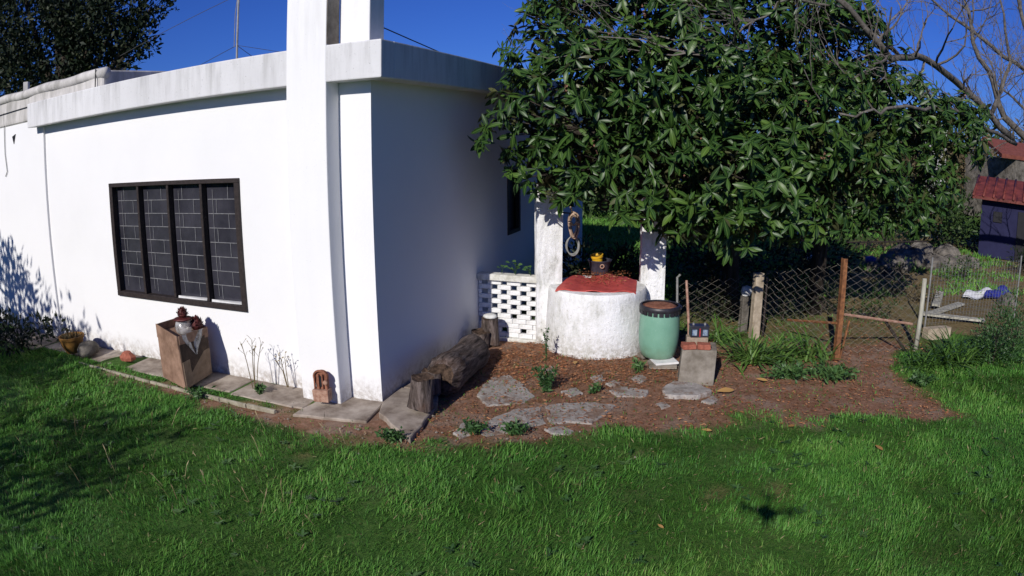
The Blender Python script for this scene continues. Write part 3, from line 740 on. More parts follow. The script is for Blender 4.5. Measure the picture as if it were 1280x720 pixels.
bt0 = BL(.205, .21, .43); ang = math.atan2(ex.y, ex.x) + .06
bt = thing('old_battery', bt0, 'old dark battery box with red and blue label on the block', 'battery')
m = MB(); m.box(bt0 + Vector((0, 0, .05)), (.19, .12, .1), ang); m.box(bt0 + Vector((0, 0, .106)), (.2, .126, .016), ang); m.build('case', 'battery_case', bt, bevel=.005)
rot = Matrix.Rotation(ang, 3, 'Z')
for dx, w_, mt in ((-.055, .05, 'label_blue'), (.055, .05, 'label_blue'), (0, .012, 'label_red')):
    m = MB(); m.box(bt0 + rot @ Vector((dx, -.0618, .05)), (w_, .003, .06 if mt == 'label_blue' else .085), ang); m.build('label', mt, bt)
for dx in (-.06, .06):
    m = MB(); m.lathe(bt0 + rot @ Vector((dx, 0, .114)), [(.012, 0), (.01, .022)], 10); m.build('terminal', 'antenna_metal', bt)
m = MB(); a_ = BL(.13, .42, 0); m.tube([a_, a_ + Vector((.005, .03, .4)), a_ + Vector((-.03, .12, .93))], [.017, .016, .013], 6); tag(m.build('wooden_stick', 'rust_pale', None, org=a_), 'reddish upright stick behind the concrete block', 'stick')
m = MB(); a_ = Vector((1.92, 7.75, 0)); m.tube([a_, a_ + Vector((.01, 0, .45)), a_ + Vector((.0, .02, .78)), a_ + Vector((.03, .0, .82))], .014, 6); tag(m.build('thin_pipe', 'hose', None, org=a_), 'thin grey standpipe behind the green barrel', 'pipe')

# ================================================================== LOG, STUMPS
def log_mesh(a, b, ra, rb, n=22, seg=14, seed=0, lump=.12, bend=.02):
    a = Vector(a); b = Vector(b); d = (b - a); L_ = d.length; d = d / L_; s1 = d.orthogonal().normalized(); s2 = d.cross(s1); rr = random.Random(seed)
    ph = [rr.uniform(0, 6.28) for _ in range(8)]; vs = []; fs = []; n_ = n * 2
    for i in range(seg + 1):
        t_ = i / seg; c = a.lerp(b, t_) + s1 * bend * math.sin(3.0 * t_ + ph[0]) + s2 * bend * math.sin(2.2 * t_ + ph[1]); r = ra + (rb - ra) * t_
        if ra > .13: r *= (1 - .30 * max(0, 1 - t_ / .14) ** 2 - .22 * max(0, 1 - (1 - t_) / .12) ** 2) * (1 + .05 * math.sin(8 * t_ + 1) + .03 * math.sin(17 * t_))
        for j in range(n_):
            an = 2 * math.pi * j / n_
            g = 1 + lump * (.5 * math.sin(2 * an + ph[2] + 2 * t_) + .35 * math.sin(3 * an + ph[3] - 3 * t_) + .22 * math.sin(5 * an + ph[4])) + .035 * math.sin(an * 13 + ph[5] + 1.5 * math.sin(5 * t_)) + .02 * math.sin(an * 23 + 4 * t_)
            e_ = 0
            if i in (0, seg): e_ = (.02 if ra > .13 else .008) * math.sin(an * 3 + ph[6]) * (1 if i else -1)
            vs.append(c + d * e_ + (s1 * math.cos(an) + s2 * math.sin(an)) * r * g)
    for i in range(seg):
        for j in range(n_): fs.append((i * n_ + j, i * n_ + (j + 1) % n_, (i + 1) * n_ + (j + 1) % n_, (i + 1) * n_ + j))
    m = MB(); m.add(vs, fs)
    e0 = [vs[j] for j in range(n_)]; e1 = [vs[seg * n_ + j] for j in range(n_)]
    caps = []
    for ring, sg in ((e0, -1), (e1, 1)):
        cb = MB(); caps.append(cb)
        c = sum(ring, Vector()) / n_; inner = [c.lerp(p, .55) + d * sg * (-.012 + .006 * math.sin(k)) for k, p in enumerate(ring)]
        cb.add(ring + inner + [c - d * sg * .015], [(k, (k + 1) % n_, n_ + (k + 1) % n_, n_ + k) for k in range(n_)] + [(n_ + k, n_ + (k + 1) % n_, 2 * n_) for k in range(n_)])
    return m, caps
la, lb = at(546, 473, .19), at(599, 431, .175)
lg = thing('fallen_log', (la + lb) / 2 * 1.0, 'thick weathered grey log lying along the shaded house wall', 'log')
ORG[lg] = Vector(lg.location)
m, c_ = log_mesh(la, lb, .185, .155, seg=26, seed=4, lump=.13, bend=.035); o = m.build('trunk', 'weathered_wood', lg, smooth=True); Rm = (lb - la).to_track_quat('Z', 'Y').to_matrix().to_4x4(); o.data.transform(Rm.inverted()); o.matrix_basis = Rm; [q_.build('cut_end', 'cut_wood', lg) for q_ in c_]
kn = MB(); kc = la.lerp(lb, .62) + Vector((-.02, -.05, .115)); kn.lathe(kc, [(.05, -.03), (.045, .02), (.03, .03), (.022, .012), (0, .01)], 14, .05, 2, Matrix.Rotation(R(25), 3, 'X')); kn.build('knot', 'weathered_wood', lg, smooth=True)
kn = MB(); kc = la.lerp(lb, .25); kn.tube([kc + Vector((.04, -.12, .05)), kc + Vector((.05, -.15, .1)), kc + Vector((.0, -.06, .15)), kc + Vector((.06, .1, .145))], [.004, .012, .012, .004], 5); kn.build('crack_ridge', 'cut_wood', lg)
s0 = at(520, 512, .06); s0 = s0 + Vector((.03, .06, 0))
def stump(base, h, r0, r1, lab, seed, lean=(0, 0)):
    base = Vector(base); t_ = thing('tree_stump', base, lab, 'stump', 'stumps by the log')
    m, c_ = log_mesh(base, base + Vector((lean[0], lean[1], h)), r0, r1, 16, 8, seed, .13, .008); m.build('trunk', 'weathered_wood', t_, smooth=True); [q_.build('cut_end', 'cut_wood', t_) for q_ in c_]; return t_
stump((s0.x, s0.y, .07), .27, .115, .105, 'upright split stump at the front end of the log', 5, (.03, 0))
s1_ = at(536, 492, .06); stump((s1_.x + .0, s1_.y + .05, .055), .20, .10, .09, 'dark stump between the front stump and the log', 6, (.02, .02))
s2_ = at(613, 432, .0); stump((s2_.x, s2_.y + .1, 0), .31, .105, .10, 'upright stump with a white stone at the far log end', 7)
s3_ = at(600, 436, .0); stump((s3_.x, s3_.y + .12, .0), .18, .09, .10, 'short split stump between log and brick screen', 8, (.02, -.02))
m = MB(); m.lathe((s2_.x, s2_.y + .1, .305), [(.06, 0), (.085, .012), (.08, .035), (.05, .045), (0, .048)], 12, .06, 5); tag(m.build('white_stone', 'white_stone', None, org=(s2_.x, s2_.y + .1, .31), smooth=True), 'flat white stone on top of the far stump', 'stone')

# ================================================================== RUSTY ORNAMENT BY THE PILLAR
lc = at(400, 503, .05) + NN * .05
lrz = -R(8)
lan = thing('rusty_ornament', lc, 'rusty iron ornament with an arched top in front of the pillar', 'ornament')
rot = Matrix.Rotation(lrz, 3, 'Z')
def LP(x, y, z): return lc + rot @ Vector((x, y, z))
m = MB(); m.hex([LP(-.075, -.045, 0), LP(.075, -.045, 0), LP(.075, .05, 0), LP(-.075, .05, 0), LP(-.082, -.05, .115), LP(.078, -.05, .12), LP(.078, .05, .12), LP(-.082, .05, .115)]); m.build('base_box', 'rust_pale', lan, bevel=.006)
arch = [(-.055, .11)] + [(.0 + .062 * math.cos(a) * 1, .235 + .055 * math.sin(a)) for a in np.linspace(math.pi, 0, 11)] + [(.055, .11)]
vs = [LP(x, y, z) for y in (.0, .045) for x, z in arch]; k = len(arch)
m = MB(); m.add(vs, [tuple(range(k)), tuple(range(2 * k - 1, k - 1, -1))] + [(i, (i + 1) % k, k + (i + 1) % k, k + i) for i in range(k)]); m.build('arch_plate', 'rust', lan, bevel=.004, seg=1)
m = MB()
for x in (-.062, -.02, .02, .06): m.box(LP(x, -.012, .19), (.012, .02, .14), lrz)
m.tube([LP(.066 * math.cos(a), -.012, .235 + .06 * math.sin(a)) for a in np.linspace(math.pi + .2, -.2, 13)], .011, 6); m.build('rib', 'rust', lan)
m = MB(); m.box(LP(0, -.004, .19), (.03, .012, .1), lrz); m.build('slot', 'dark_opening', lan)
m = MB(); m.lathe(LP(.052, -.015, .19), [(.022, 0), (.022, .02), (.01, .024), (0, .024)], 14, axis=rot @ Matrix.Rotation(R(90), 3, 'X')); m.build('knob', 'rust_pale', lan)

# ================================================================== CARDBOARD BOX AND WHAT STANDS ON IT
bf, bl_, br_ = at(233, 486, .04), at(205, 471, .04), at(264, 466, .04)
bb = bl_ + br_ - bf
tf, tL, tR = deep(222, 421, bf.y + .03), deep(196, 405, bl_.y + .02), deep(258, 409, br_.y - .02)
tb = tL + tR - tf
box = thing('cardboard_box', bf.lerp(bb, .5), 'tall worn brown cardboard box standing against the white wall', 'box')
def panel(a, b, c, d, name, mat, th=.008, off=0.0):
    nrm = (b - a).cross(d - a).normalized(); m = MB()
    A_ = [p + nrm * off for p in (a, b, c, d)]; m.hex(A_ + [p + nrm * th for p in A_]); return m.build(name, mat, box)
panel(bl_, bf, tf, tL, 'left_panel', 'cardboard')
panel(bf, br_, tR, tf, 'right_panel', 'cardboard_shaded')
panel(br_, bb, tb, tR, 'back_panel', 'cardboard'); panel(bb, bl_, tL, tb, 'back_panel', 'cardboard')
panel(bl_, bf, br_, bb, 'bottom_panel', 'cardboard_shaded')
dz = Vector((0, 0, -.09)); panel(tL + dz, tf + dz, tR + dz, tb + dz, 'inner_shelf', 'cardboard')
panel(bf.lerp(tf, .0), br_, br_.lerp(tR, .56), bf.lerp(tf, .5), 'pale_panel', 'cardboard_pale', .006, .009)
m = panel(tL.lerp(bl_, .24), tf.lerp(bf, .24), tf + Vector((0, 0, .004)), tL + Vector((0, 0, .006)), 'folded_flap', 'cardboard', .006, .009)
panel(tf.lerp(bf, .16), tR.lerp(br_, .20), tR + Vector((0, 0, .005)), tf + Vector((0, 0, .005)), 'folded_flap', 'cardboard', .006, .009)
# clear plastic draped over the corner
A_, B_ = tf.lerp(tR, .08), tf.lerp(tR, .92); dn = (bf - tf).normalized(); on = Vector((.3, -.9, 0)).normalized()
nx = 10; vs = []; fs = []
for j in range(7):
    for i in range(nx + 1):
        s_ = i / nx; t_ = j / 6; half = (1 - t_ * .93); ss = .5 + .06 * t_ + (s_ - .5) * half
        p = A_.lerp(B_, ss) + dn * (t_ * .24) + on * (.02 + .012 * math.sin(9 * s_ + 3 * t_)) + Vector((0, 0, .008)); vs.append(p)
for j in range(6):
    for i in range(nx): a = j * (nx + 1) + i; fs.append((a, a + 1, a + nx + 2, a + nx + 1))
m = MB(); m.add(vs, fs); m.build('plastic_sheet', 'clear_plastic', box, smooth=True)
sh = tf.lerp(tb, .5) + dz
jc = deep(231, 418, sh.y - .05); jc.z = sh.z + .012
jar = thing('glass_jar', jc, 'round clear jar standing on the cardboard box', 'jar')
m = MB(); m.lathe(jc, [(.05, 0), (.085, .03), (.1, .085), (.085, .135), (.062, .15), (.062, .16)], 24); o = m.build('body', 'clear_plastic', jar, smooth=True)
m = MB(); m.lathe(jc + Vector((0, 0, .16)), [(.10, 0), (.105, .01), (.085, .02), (0, .024)], 20, .03, 3); m.build('lid', 'cone_red', jar, smooth=True)
def cone_thing(c, s_, lab):
    t_ = thing('red_cone', c, lab, 'cone', 'red cones on the box')
    m = MB(); m.lathe(c, [(.045 * s_, 0), (.075 * s_, .04 * s_), (.07 * s_, .09 * s_), (.04 * s_, .13 * s_), (0, .145 * s_)], 14); m.build('core', 'cone_red', t_)
    n = 70; d = rdir(n, -.35, 1); P = np.array(c) + np.array([0, 0, .06 * s_]) + d * np.array([.065, .065, .07]) * s_
    blades('scale', P, d + np.array([0, 0, .5]), d, .04 * s_, .014 * s_, SMALL_ROWS, 'bud_red', t_, None, .3, .2)
leafmat('bud_red', (.022, .003, .003, 1), (.06, .009, .008, 1), (.13, .03, .025, 1), .5, .4, .02)
cone_thing(jc + Vector((0, 0, .18)), .72, 'dark red scaly cone on the lid of the clear jar')
cc = deep(246, 410, sh.y + .02); cone_thing(Vector((cc.x, cc.y, sh.z + .05)), .9, 'dark red scaly cone beside the jar on the box')
# pot and clod on the shaded paving
pc_ = at(92, 440, .03); pot = thing('clay_pot', pc_, 'ochre clay pot on the shaded paving by the house wall', 'pot')
m = MB(); m.lathe(pc_, [(.09, 0), (.15, .1), (.17, .18), (.18, .18), (.185, .215), (.165, .215), (.15, .17), (.0, .16)], 24, .01); o = m.build('body', 'ochre_clay', pot); smooth_by_angle(o, 40)
n = 60; blades('dry_plant', np.array(pc_ + Vector((0, 0, .17))) + rng.normal(0, .05, (n, 3)) * [1, 1, .1], rdir(n, .2, 1), rdir(n), rng.uniform(.08, .16, n), .012, SMALL_ROWS, 'brown_leaf', pot, None, .2, .3)
c1 = at(110, 442, .03); m = MB(); m.lathe(c1, [(.14, 0), (.15, .07), (.10, .14), (0, .16)], 14, .12, 6); tag(m.build('stone_lump', 'rock', None, org=c1, smooth=True), 'dark rounded stone right of the ochre pot', 'stone')
c1 = at(160, 449, .03); m = MB(); m.lathe(c1, [(.10, 0), (.11, .04), (.06, .09), (0, .10)], 9, .14, 9); tag(m.build('brick_fragment', 'brick_red', None, org=c1), 'crumbled red brick lump on the paving by the wall', 'brick fragment')

# ================================================================== FENCE
fence = thing('chain_link_fence', at(1046, 450), 'rusty chain link fence with odd posts right of the well', 'fence')
c0 = at(944, 424); m = MB(); m.box(c0 + Vector((0, .05, .39)), (.115, .1, .86), .1); m.build('concrete_post', 'post_stone', fence, bevel=.01, jit=.003)
c00 = at(931, 416); m = MB(); m.box(c00 + Vector((0, .08, .22)), (.1, .09, .5), .2); m.build('stone_post', 'rock', fence, bevel=.015, jit=.01)
m = MB(); m.lathe(c00 + Vector((.0, .06, .47)), [(.05, 0), (.065, .05), (.05, .11), (0, .13)], 9, .12, 4); m.build('white_cap_stone', 'white_stone', fence)
p_ = at(953, 421); m = MB(); m.tube([p_, p_ + Vector((.0, 0, .75))], .014, 6); m.build('iron_post', 'frame_metal', fence)
o0 = at(1045, 449); o1 = deep(1056, 323, o0.y + .05)
m = MB(); dx = Vector((.032, 0, 0))
m.hex([o0 - dx + Vector((0, -.03, -.1)), o0 + dx + Vector((0, -.03, -.1)), o0 + dx + Vector((0, -.02, -.1)), o0 - dx + Vector((0, -.02, -.1)), o1 - dx * .8 + Vector((0, -.03, 0)), o1 + dx * .8 + Vector((0, -.03, 0)), o1 + dx * .8 + Vector((0, -.02, 0)), o1 - dx * .8 + Vector((0, -.02, 0))])
m.hex([o0 - dx + Vector((0, -.02, -.1)), o0 - dx * .7 + Vector((0, -.02, -.1)), o0 - dx * .7 + Vector((0, .04, -.1)), o0 - dx + Vector((0, .04, -.1)), o1 - dx * .8 + Vector((0, -.02, 0)), o1 - dx * .5 + Vector((0, -.02, 0)), o1 - dx * .5 + Vector((0, .04, 0)), o1 - dx * .8 + Vector((0, .04, 0))])
m.build('rusty_post', 'rusty_iron', fence)
o2 = o0 + Vector((.07, .05, 0)); m = MB(); m.tube([o2 + Vector((0, 0, -.05)), deep(1062, 400, o2.y), ], .014, 6); m.build('rusty_stake', 'rusty_iron', fence)
g0 = at(1144, 437); g1 = deep(1156, 348, g0.y); m = MB(); m.tube([g0 - Vector((0, 0, .1)), g0.lerp(g1, .5) + Vector((.008, 0, 0)), g1], [.036, .033, .03], 8); m.build('wooden_pole', 'pole_wood', fence, smooth=True)
for (a, b, y0, y1, r_, mt) in (((985, 400), (1046, 404), c0.y + .0, o0.y + .02, .016, 'rusty_iron'), ((1056, 393), (1140, 405), o0.y + .02, g0.y, .016, 'rust_pale'), ((1058, 303), (1160, 302), o0.y + .05, g0.y + .02, .008, 'frame_metal')):
    m = MB(); m.tube([deep(*a, y0), deep(*b, y1)], r_, 6); m.build('rail', mt, fence)
m = MB(); m.tube([deep(1107, 402, g0.y + .0), deep(1140, 452, g0.y - .05)], .02, 6); m.build('brace', 'bark', fence)
def link_mesh(name, A, B, h0, h1, cell=.085, zb=.02, sag=.03, parent=fence, mat='wire', r=.0023):
    m = MB(); A = Vector(A); B = Vector(B); L_ = (B - A).length; d = (B - A) / L_; nrm = Vector((-d.y, d.x, 0)); nu = int(L_ / cell)
    for k in range(nu + 1):
        u0 = L_ * (k + .5) / (nu + 1); h = h0 + (h1 - h0) * u0 / L_; nz = max(2, int((h - zb) / (cell * .55))); pts = []
        for j in range(nz + 1):
            u = u0 + (cell * .5 if (j + k) % 2 else -cell * .5); z = zb + (h - zb) * j / nz
            pts.append(A + d * u + nrm * (sag * math.sin(u * 4 + z * 3) + (.004 if j % 2 else -.004)) + Vector((0, 0, z - A.z)))
        m.tube(pts, r, 3, cap=False)
    return m.build(name, mat, parent)
link_mesh('chain_link_mesh', (2.02, 8.02, 0), c00 + Vector((0, .08, 0)), .66, .72)
link_mesh('chain_link_mesh', c0 + Vector((.06, .05, 0)), o0 + Vector((-.02, .05, 0)), .82, 1.1)
link_mesh('chain_link_mesh', o0 + Vector((.04, .06, 0)), g0 + Vector((-.03, .03, 0)), 1.08, .95)
link_mesh('chain_link_mesh', at(1070, 372) + Vector((0, 2.2, 0)), at(1165, 352) + Vector((.3, 1.5, 0)), 1.05, 1.0, .1)
# welded mesh panels
wp = thing('wire_mesh_panel', at(1215, 412), 'grey welded wire mesh panel right of the wooden pole', 'wire panel')
A_, B_ = at(1160, 412) + Vector((0, .1, 0)), at(1290, 408) + Vector((0, .5, 0)); m = MB(); L_ = (B_ - A_).length; d = (B_ - A_) / L_
for i in range(int(L_ / .075) + 1): m.tube([A_ + d * .075 * i + Vector((0, 0, .03)), A_ + d * .075 * i + Vector((.01, 0, .93))], .0022, 3, cap=False)
for j in range(15): m.tube([A_ + Vector((0, 0, .06 + .061 * j)), B_ + Vector((0, 0, .06 + .061 * j))], .0022, 3, cap=False)
m.build('mesh', 'wire_bright', wp)
for p_ in (A_, B_): m = MB(); m.tube([p_ - Vector((0, 0, .05)), p_ + Vector((0, 0, 1.0))], .015, 6); m.build('post', 'antenna_metal', wp)
c_ = at(1174, 424); m = MB(); m.box(c_ + Vector((0, .08, .07)), (.44, .14, .15), .1); tag(m.build('concrete_kerb', 'post_stone', None, org=c_, bevel=.01, jit=.004), 'pale concrete kerb stone beside the wooden pole', 'kerb')

# ================================================================== BEYOND THE FENCE
def fbox(label, name, cat, pxb, size, rz, mat, pieces=None, dz=0):
    c = at(*pxb); m = MB(); m.box(c + Vector((0, 0, size[2] / 2 + dz)), size, rz); o = m.build(name, mat, None, org=c, bevel=.02); return tag(o, label, cat)
# blue shed with a red roof
sc0 = at(1222, 319); t0 = math.atan2(.30, .95); sx = Vector((math.cos(t0), math.sin(t0), 0)); sy = Vector((-sx.y, sx.x, 0))
sx = Vector((.80, .60, 0)).normalized(); sx = Vector((.72, -.69, 0)); sy = Vector((.69, .72, 0))
shed = thing('blue_shed', sc0, 'small dark blue shed with a red roof at the right edge', 'shed')
def SP(x, y, z): return sc0 + sx * x + sy * y + Vector((0, 0, z))
def sbox(x0, x1, y0, y1, z0, z1): m = MB(); m.hex([SP(x, y, z) for z in (z0, z1) for x, y in ((x0, y0), (x1, y0), (x1, y1), (x0, y1))]); return m
SH = deep(1222, 247, sc0.y).z
sbox(0, 3.2, 0, 2.6, 0, SH).build('wall', 'blue_paint', shed)
m = MB(); ov = .25
m.hex([SP(-ov, -ov, SH - .02), SP(3.5, -ov, SH - .02), SP(3.5, 1.4, SH + .45), SP(-ov, 1.4, SH + .45), SP(-ov, -ov, SH + .05), SP(3.5, -ov, SH + .05), SP(3.5, 1.4, SH + .52), SP(-ov, 1.4, SH + .52)])
rf = m.build('roof', 'tin_red', shed)
m = MB()
for k in range(14): m.tube([SP(-ov + .02 + .28 * k, -ov - .01, SH + .06), SP(-ov + .02 + .28 * k, 1.4, SH + .53)], .035, 6)
m.build('roof_rib', 'tin_red', rf, smooth=True)
sbox(.35, .6, -.03, 0, SH * .62, SH * .8).build('window', 'dark_opening', shed)
sbox(1.05, 1.75, -.03, 0, 0, SH * .85).build('door', 'dark_opening', shed)
# tiled roof house behind
hb = Vector((20, 24.5, 0)); fh = thing('far_house', hb, 'house with a brown-red roof behind the blue shed', 'house')
e0 = deep(1256, 222, 22.0); 
m = MB(); m.box((e0.x + 2.8, 24, 1.3), (5, 3, 2.6), .2); m.build('wall', 'rock', fh)
zt = deep(1250, 178, 24).z
m = MB(); m.hex([Vector(p) for p in ((e0.x - .4, 21.8, 2.6), (e0.x + 5.6, 22.8, 2.6), (e0.x + 5.0, 25, zt), (e0.x + .4, 24.2, zt), (e0.x - .4, 21.8, 2.75), (e0.x + 5.6, 22.8, 2.75), (e0.x + 5.0, 25, zt + .15), (e0.x + .4, 24.2, zt + .15))]); m.build('roof', 'tile_brown', fh)
# white masonry column far behind the tree
q = deep(1168, 217, 17); cw = thing('white_tower', (q.x, 17, 0), 'tall narrow white masonry tower seen behind the tree', 'tower')
zt = deep(1168, 163, 17).z; m = MB(); m.box((q.x, 17, zt / 2), (.5, .5, zt), .25); m.build('shaft', 'far_white', cw, bevel=.02)
m = MB(); m.box((q.x, 17, zt + .03), (.56, .56, .06), .25); m.build('cap', 'far_white', cw)
q = at(1010, 304); fbox('low white wall post seen through the fence behind the tree', 'white_wall_post', 'wall', (1008, 304), (.42, .3, .62), .1, 'far_white')
q = at(1013, 328); fbox('small white bucket on the ground behind the fence', 'white_bucket', 'bucket', (1013, 328), (.17, .17, .18), .4, 'white_plastic')
q = at(1088, 329); m = MB(); m.lathe(q, [(.11, 0), (.13, .12), (0, .16)], 12, .06, 3); tag(m.build('blue_lump', 'blue_sheet', None, org=q, smooth=True), 'small bright blue bag on the ground behind fence', 'bag')
def sheet(c4, mat, name, label, cat, amp=.03):
    nx = 10; vs = []; fs = []
    for j in range(nx + 1):
        for i in range(nx + 1):
            s_, t_ = i / nx, j / nx; p = c4[0].lerp(c4[1], s_).lerp(c4[3].lerp(c4[2], s_), t_); p = p + Vector((0, 0, amp * (math.sin(7 * s_ + 3 * t_) + math.sin(5 * t_ - 4 * s_) + 1.5))); vs.append(p)
    for j in range(nx):
        for i in range(nx): a = j * (nx + 1) + i; fs.append((a, a + 1, a + nx + 2, a + nx + 1))
    k = len(vs); vs += [v - Vector((0, 0, .02)) for v in vs]; fs += [tuple(x + k for x in f[::-1]) for f in fs]
    m = MB(); m.add(vs, fs); tag(m.build(name, mat, None, org=c4[0], smooth=True), label, cat)
sheet([at(1203, 373), at(1232, 375), at(1240, 366), at(1214, 364)], 'white_plastic', 'white_sheet', 'crumpled white sheet lying left of the blue one', 'sheet')
sheet([at(1229, 374), at(1264, 371), at(1258, 361), at(1236, 362)], 'blue_sheet', 'blue_tarp', 'crumpled blue tarpaulin lying behind the wire panel', 'tarp', .025)
q = at(1240, 319); fp = thing('potted_plant', q, 'potted plant on the ground in front of the blue shed', 'potted plant')
m = MB(); m.lathe(q, [(.14, 0), (.2, .22), (.22, .22), (.22, .27), (0, .26)], 16); m.build('pot', 'post_stone', fp)
n = 130; d = rdir(n, 0, 1); blades('foliage', np.array(q) + [0, 0, .3] + d * .16, d, rdir(n), .12, .03, SMALL_ROWS, 'hedge_leaf', fp, None, .2, .3)
rocks = [(1118, 335, .55, .5), (1140, 332, .45, .6), (1166, 334, .6, .45), (1187, 333, .55, .38), (1207, 331, .5, .34), (1128, 324, .45, .55), (1150, 322, .5, .6), (1098, 338, .35, .3), (1258, 378, .22, .24), (1180, 322, .5, .5)]
rl = ['large grey rock at the left of the far rock row', 'grey boulder second in the far rock row', 'broad pale rock in the middle of the far rock row', 'pale rock in the far row under the leafy branches', 'rock at the right end of far rock row', 'tall grey rock behind the left of rock row', 'tallest grey rock behind the far rock row', 'low rock left of the far rock row', 'pale rock right of the blue tarpaulin', 'grey rock behind the right of rock row']
for i, (px, py, r_, h_) in enumerate(rocks):
    r_ *= .75; h_ *= .62; q = at(px, py); m = MB(); m.lathe(q, [(r_ * .95, -.1), (r_, h_ * .3), (r_ * .8, h_ * .7), (r_ * .4, h_ * .95), (0, h_)], 13, .10, 20 + i); tag(m.build('rock', 'rock', None, org=q, jit=.04, seed=i), rl[i], 'rock', 'rocks beyond the fence')
for i, (px, py, ln, rz_) in enumerate(((1182, 388, 1.3, .5), (1190, 400, 1.1, -.5), (1172, 378, 1.2, .9))):
    q = at(px, py); m = MB(); m.box(q + Vector((0, 0, .03 + .02 * i)), (ln, .14, .03), rz_); tag(m.build('old_plank', 'pole_wood', None, org=q), ('weathered plank lying behind the wooden pole', 'weathered plank nearest the concrete kerb', 'farthest weathered plank behind the wooden pole')[i], 'plank', 'planks behind the fence')

# ================================================================== TREES
def branch_tubes(m, p, d, L_, r, lev, rr, seg=4, up=.15, spread=.7, kids=(2, 3), wig=.16):
    pts = [Vector(p)]; d = Vector(d).normalized()
    for i in range(seg):
        d = (d + Vector((rr.gauss(0, wig), rr.gauss(0, wig), rr.gauss(0, wig) + up * .2))).normalized(); pts.append(pts[-1] + d * L_ / seg)
    m.tube(pts, [r * (1 - .55 * i / seg) for i in range(seg + 1)], 5 if r > .012 else 3, cap=False)
    tips = [pts[-1]]
    if lev > 0:
        for k in range(rr.randint(*kids)):
            i = rr.randint(max(1, seg // 2), seg); ax = Vector((rr.gauss(0, 1), rr.gauss(0, 1), rr.gauss(0, 1) + up))
            nd = (d + ax.normalized() * spread).normalized()
            tips += branch_tubes(m, pts[i], nd, L_ * rr.uniform(.5, .8), r * .5, lev - 1, rr, seg, up, spread, kids, wig)
    return tips

# --- the big glossy-leaved tree over the well
base1, base2 = Vector((3.0, 9.0, 0)), Vector((4.35, 9.1, 0))
tree = thing('broadleaf_tree', base1, 'large evergreen tree with glossy drooping leaves spreading over the well', 'tree')
blobs = [(700, 62, 7.9, .72), (668, 150, 7.5, .55), (735, 120, 7.4, .85), (790, 20, 8.3, 1.05), (735, 205, 7.35, .42), (850, 95, 7.7, 1.05), (820, 205, 7.15, .60), (905, 220, 7.05, .66),
         (930, 50, 8.4, 1.15), (1000, 150, 7.6, .95), (975, 245, 7.2, .52), (1070, 225, 7.8, .72), (1050, 60, 8.7, .85), (1120, 145, 8.3, .80), (1185, 165, 8.6, .62), (1165, 235, 8.4, .48), (1212, 150, 8.7, .40),
         (860, -60, 8.7, 1.0), (1015, 0, 8.9, .85), (960, -40, 8.8, .9), (740, -20, 8.5, .75), (690, 215, 7.5, .42), (1110, 255, 8.0, .42), (860, 265, 7.3, .36), (930, 150, 8.6, 1.2), (1040, 130, 9.4, 1.1), (780, 150, 8.8, 1.0), (930, 288, 7.2, .40), (872, 272, 7.15, .36), (1000, 276, 7.4, .42), (1075, 275, 7.9, .42), (808, 246, 7.1, .34), (648, 165, 7.35, .42), (1140, 265, 8.2, .40), (905, 120, 7.7, .75), (960, 200, 7.5, .7)]
bc_ = [(deep(a, b, y), r) for a, b, y, r in blobs]
P = []; AX = []; INN = []
for c, r in bc_:
    n = int(185 * r * r) + 4; d = rdir(n, -.75, 1)
    rad = r * (1 + .10 * rng.standard_normal(n)); p = np.array(c) + d * rad[:, None] * np.array([1, 1, .85])
    P.append(p); AX.append(d); n2 = int(n * .6); INN.append(np.r_[np.zeros(n, bool), np.ones(n2, bool)])
    d = rdir(n2); P.append(np.array(c) + d * r * rng.uniform(.35, .82, n2)[:, None]); AX.append(d)
P = np.concatenate(P); AX = np.concatenate(AX); INN = np.concatenate(INN)
# keep clear of the house and of dense overlap inside other blobs
keep = np.ones(len(P), bool)
for c, r in bc_: keep &= ~((np.linalg.norm((P - np.array(c)) / [1, 1, .85], axis=1) < r * .62) & (rng.random(len(P)) < .55))
uu = (P - np.array(W0)) @ np.array(D1); keep &= uu < -.36
keep &= (P[:, 2] > 1.35) | (rng.random(len(P)) < .15)
P, AX, INN = P[keep], AX[keep], INN[keep]
cl = fnoise(P[:, 0] * .8 + P[:, 1] * .6, P[:, 2] * 1.5 + P[:, 1] * .4, 1.75, 31); kk = (cl > .44) | (rng.random(len(P)) < .16) | INN; P, AX = P[kk], AX[kk]
AX = AX + np.array([-.10, -.25, .55]); AX /= np.linalg.norm(AX, axis=1, keepdims=True)
NR = len(P); per = rng.integers(8, 15, NR); ridx = np.repeat(np.arange(NR), per); NL = len(ridx)
ax = AX[ridx]; ref = np.where(np.abs(ax[:, 2:3]) < .9, np.array([[0, 0, 1.]]), np.array([[1., 0, 0]])); e1 = np.cross(ax, ref); e1 /= np.linalg.norm(e1, axis=1, keepdims=True); e2 = np.cross(ax, e1)
phi = rng.uniform(0, 2 * math.pi, NL); el = rng.uniform(R(35), R(112), NL)
D = ax * np.cos(el)[:, None] + (e1 * np.cos(phi)[:, None] + e2 * np.sin(phi)[:, None]) * np.sin(el)[:, None] + np.array([0, 0, -.42])
PL = P[ridx] + ax * rng.uniform(-.05, .03, NL)[:, None]
LL = rng.uniform(.075, .195, NL) * (.85 + .3 * rng.random(NR))[ridx]; WL = LL * rng.uniform(.125, .175, NL); AXN = AX[ridx] + .42 * rng.standard_normal((NL, 3))
tint = np.clip(.45 + .22 * rng.standard_normal(NL) + .25 * (cl[kk] - .5)[ridx] * 2, 0, 1); drp = rng.uniform(.1, .42, NL)
Dn = D / np.linalg.norm(D, axis=1, keepdims=True)
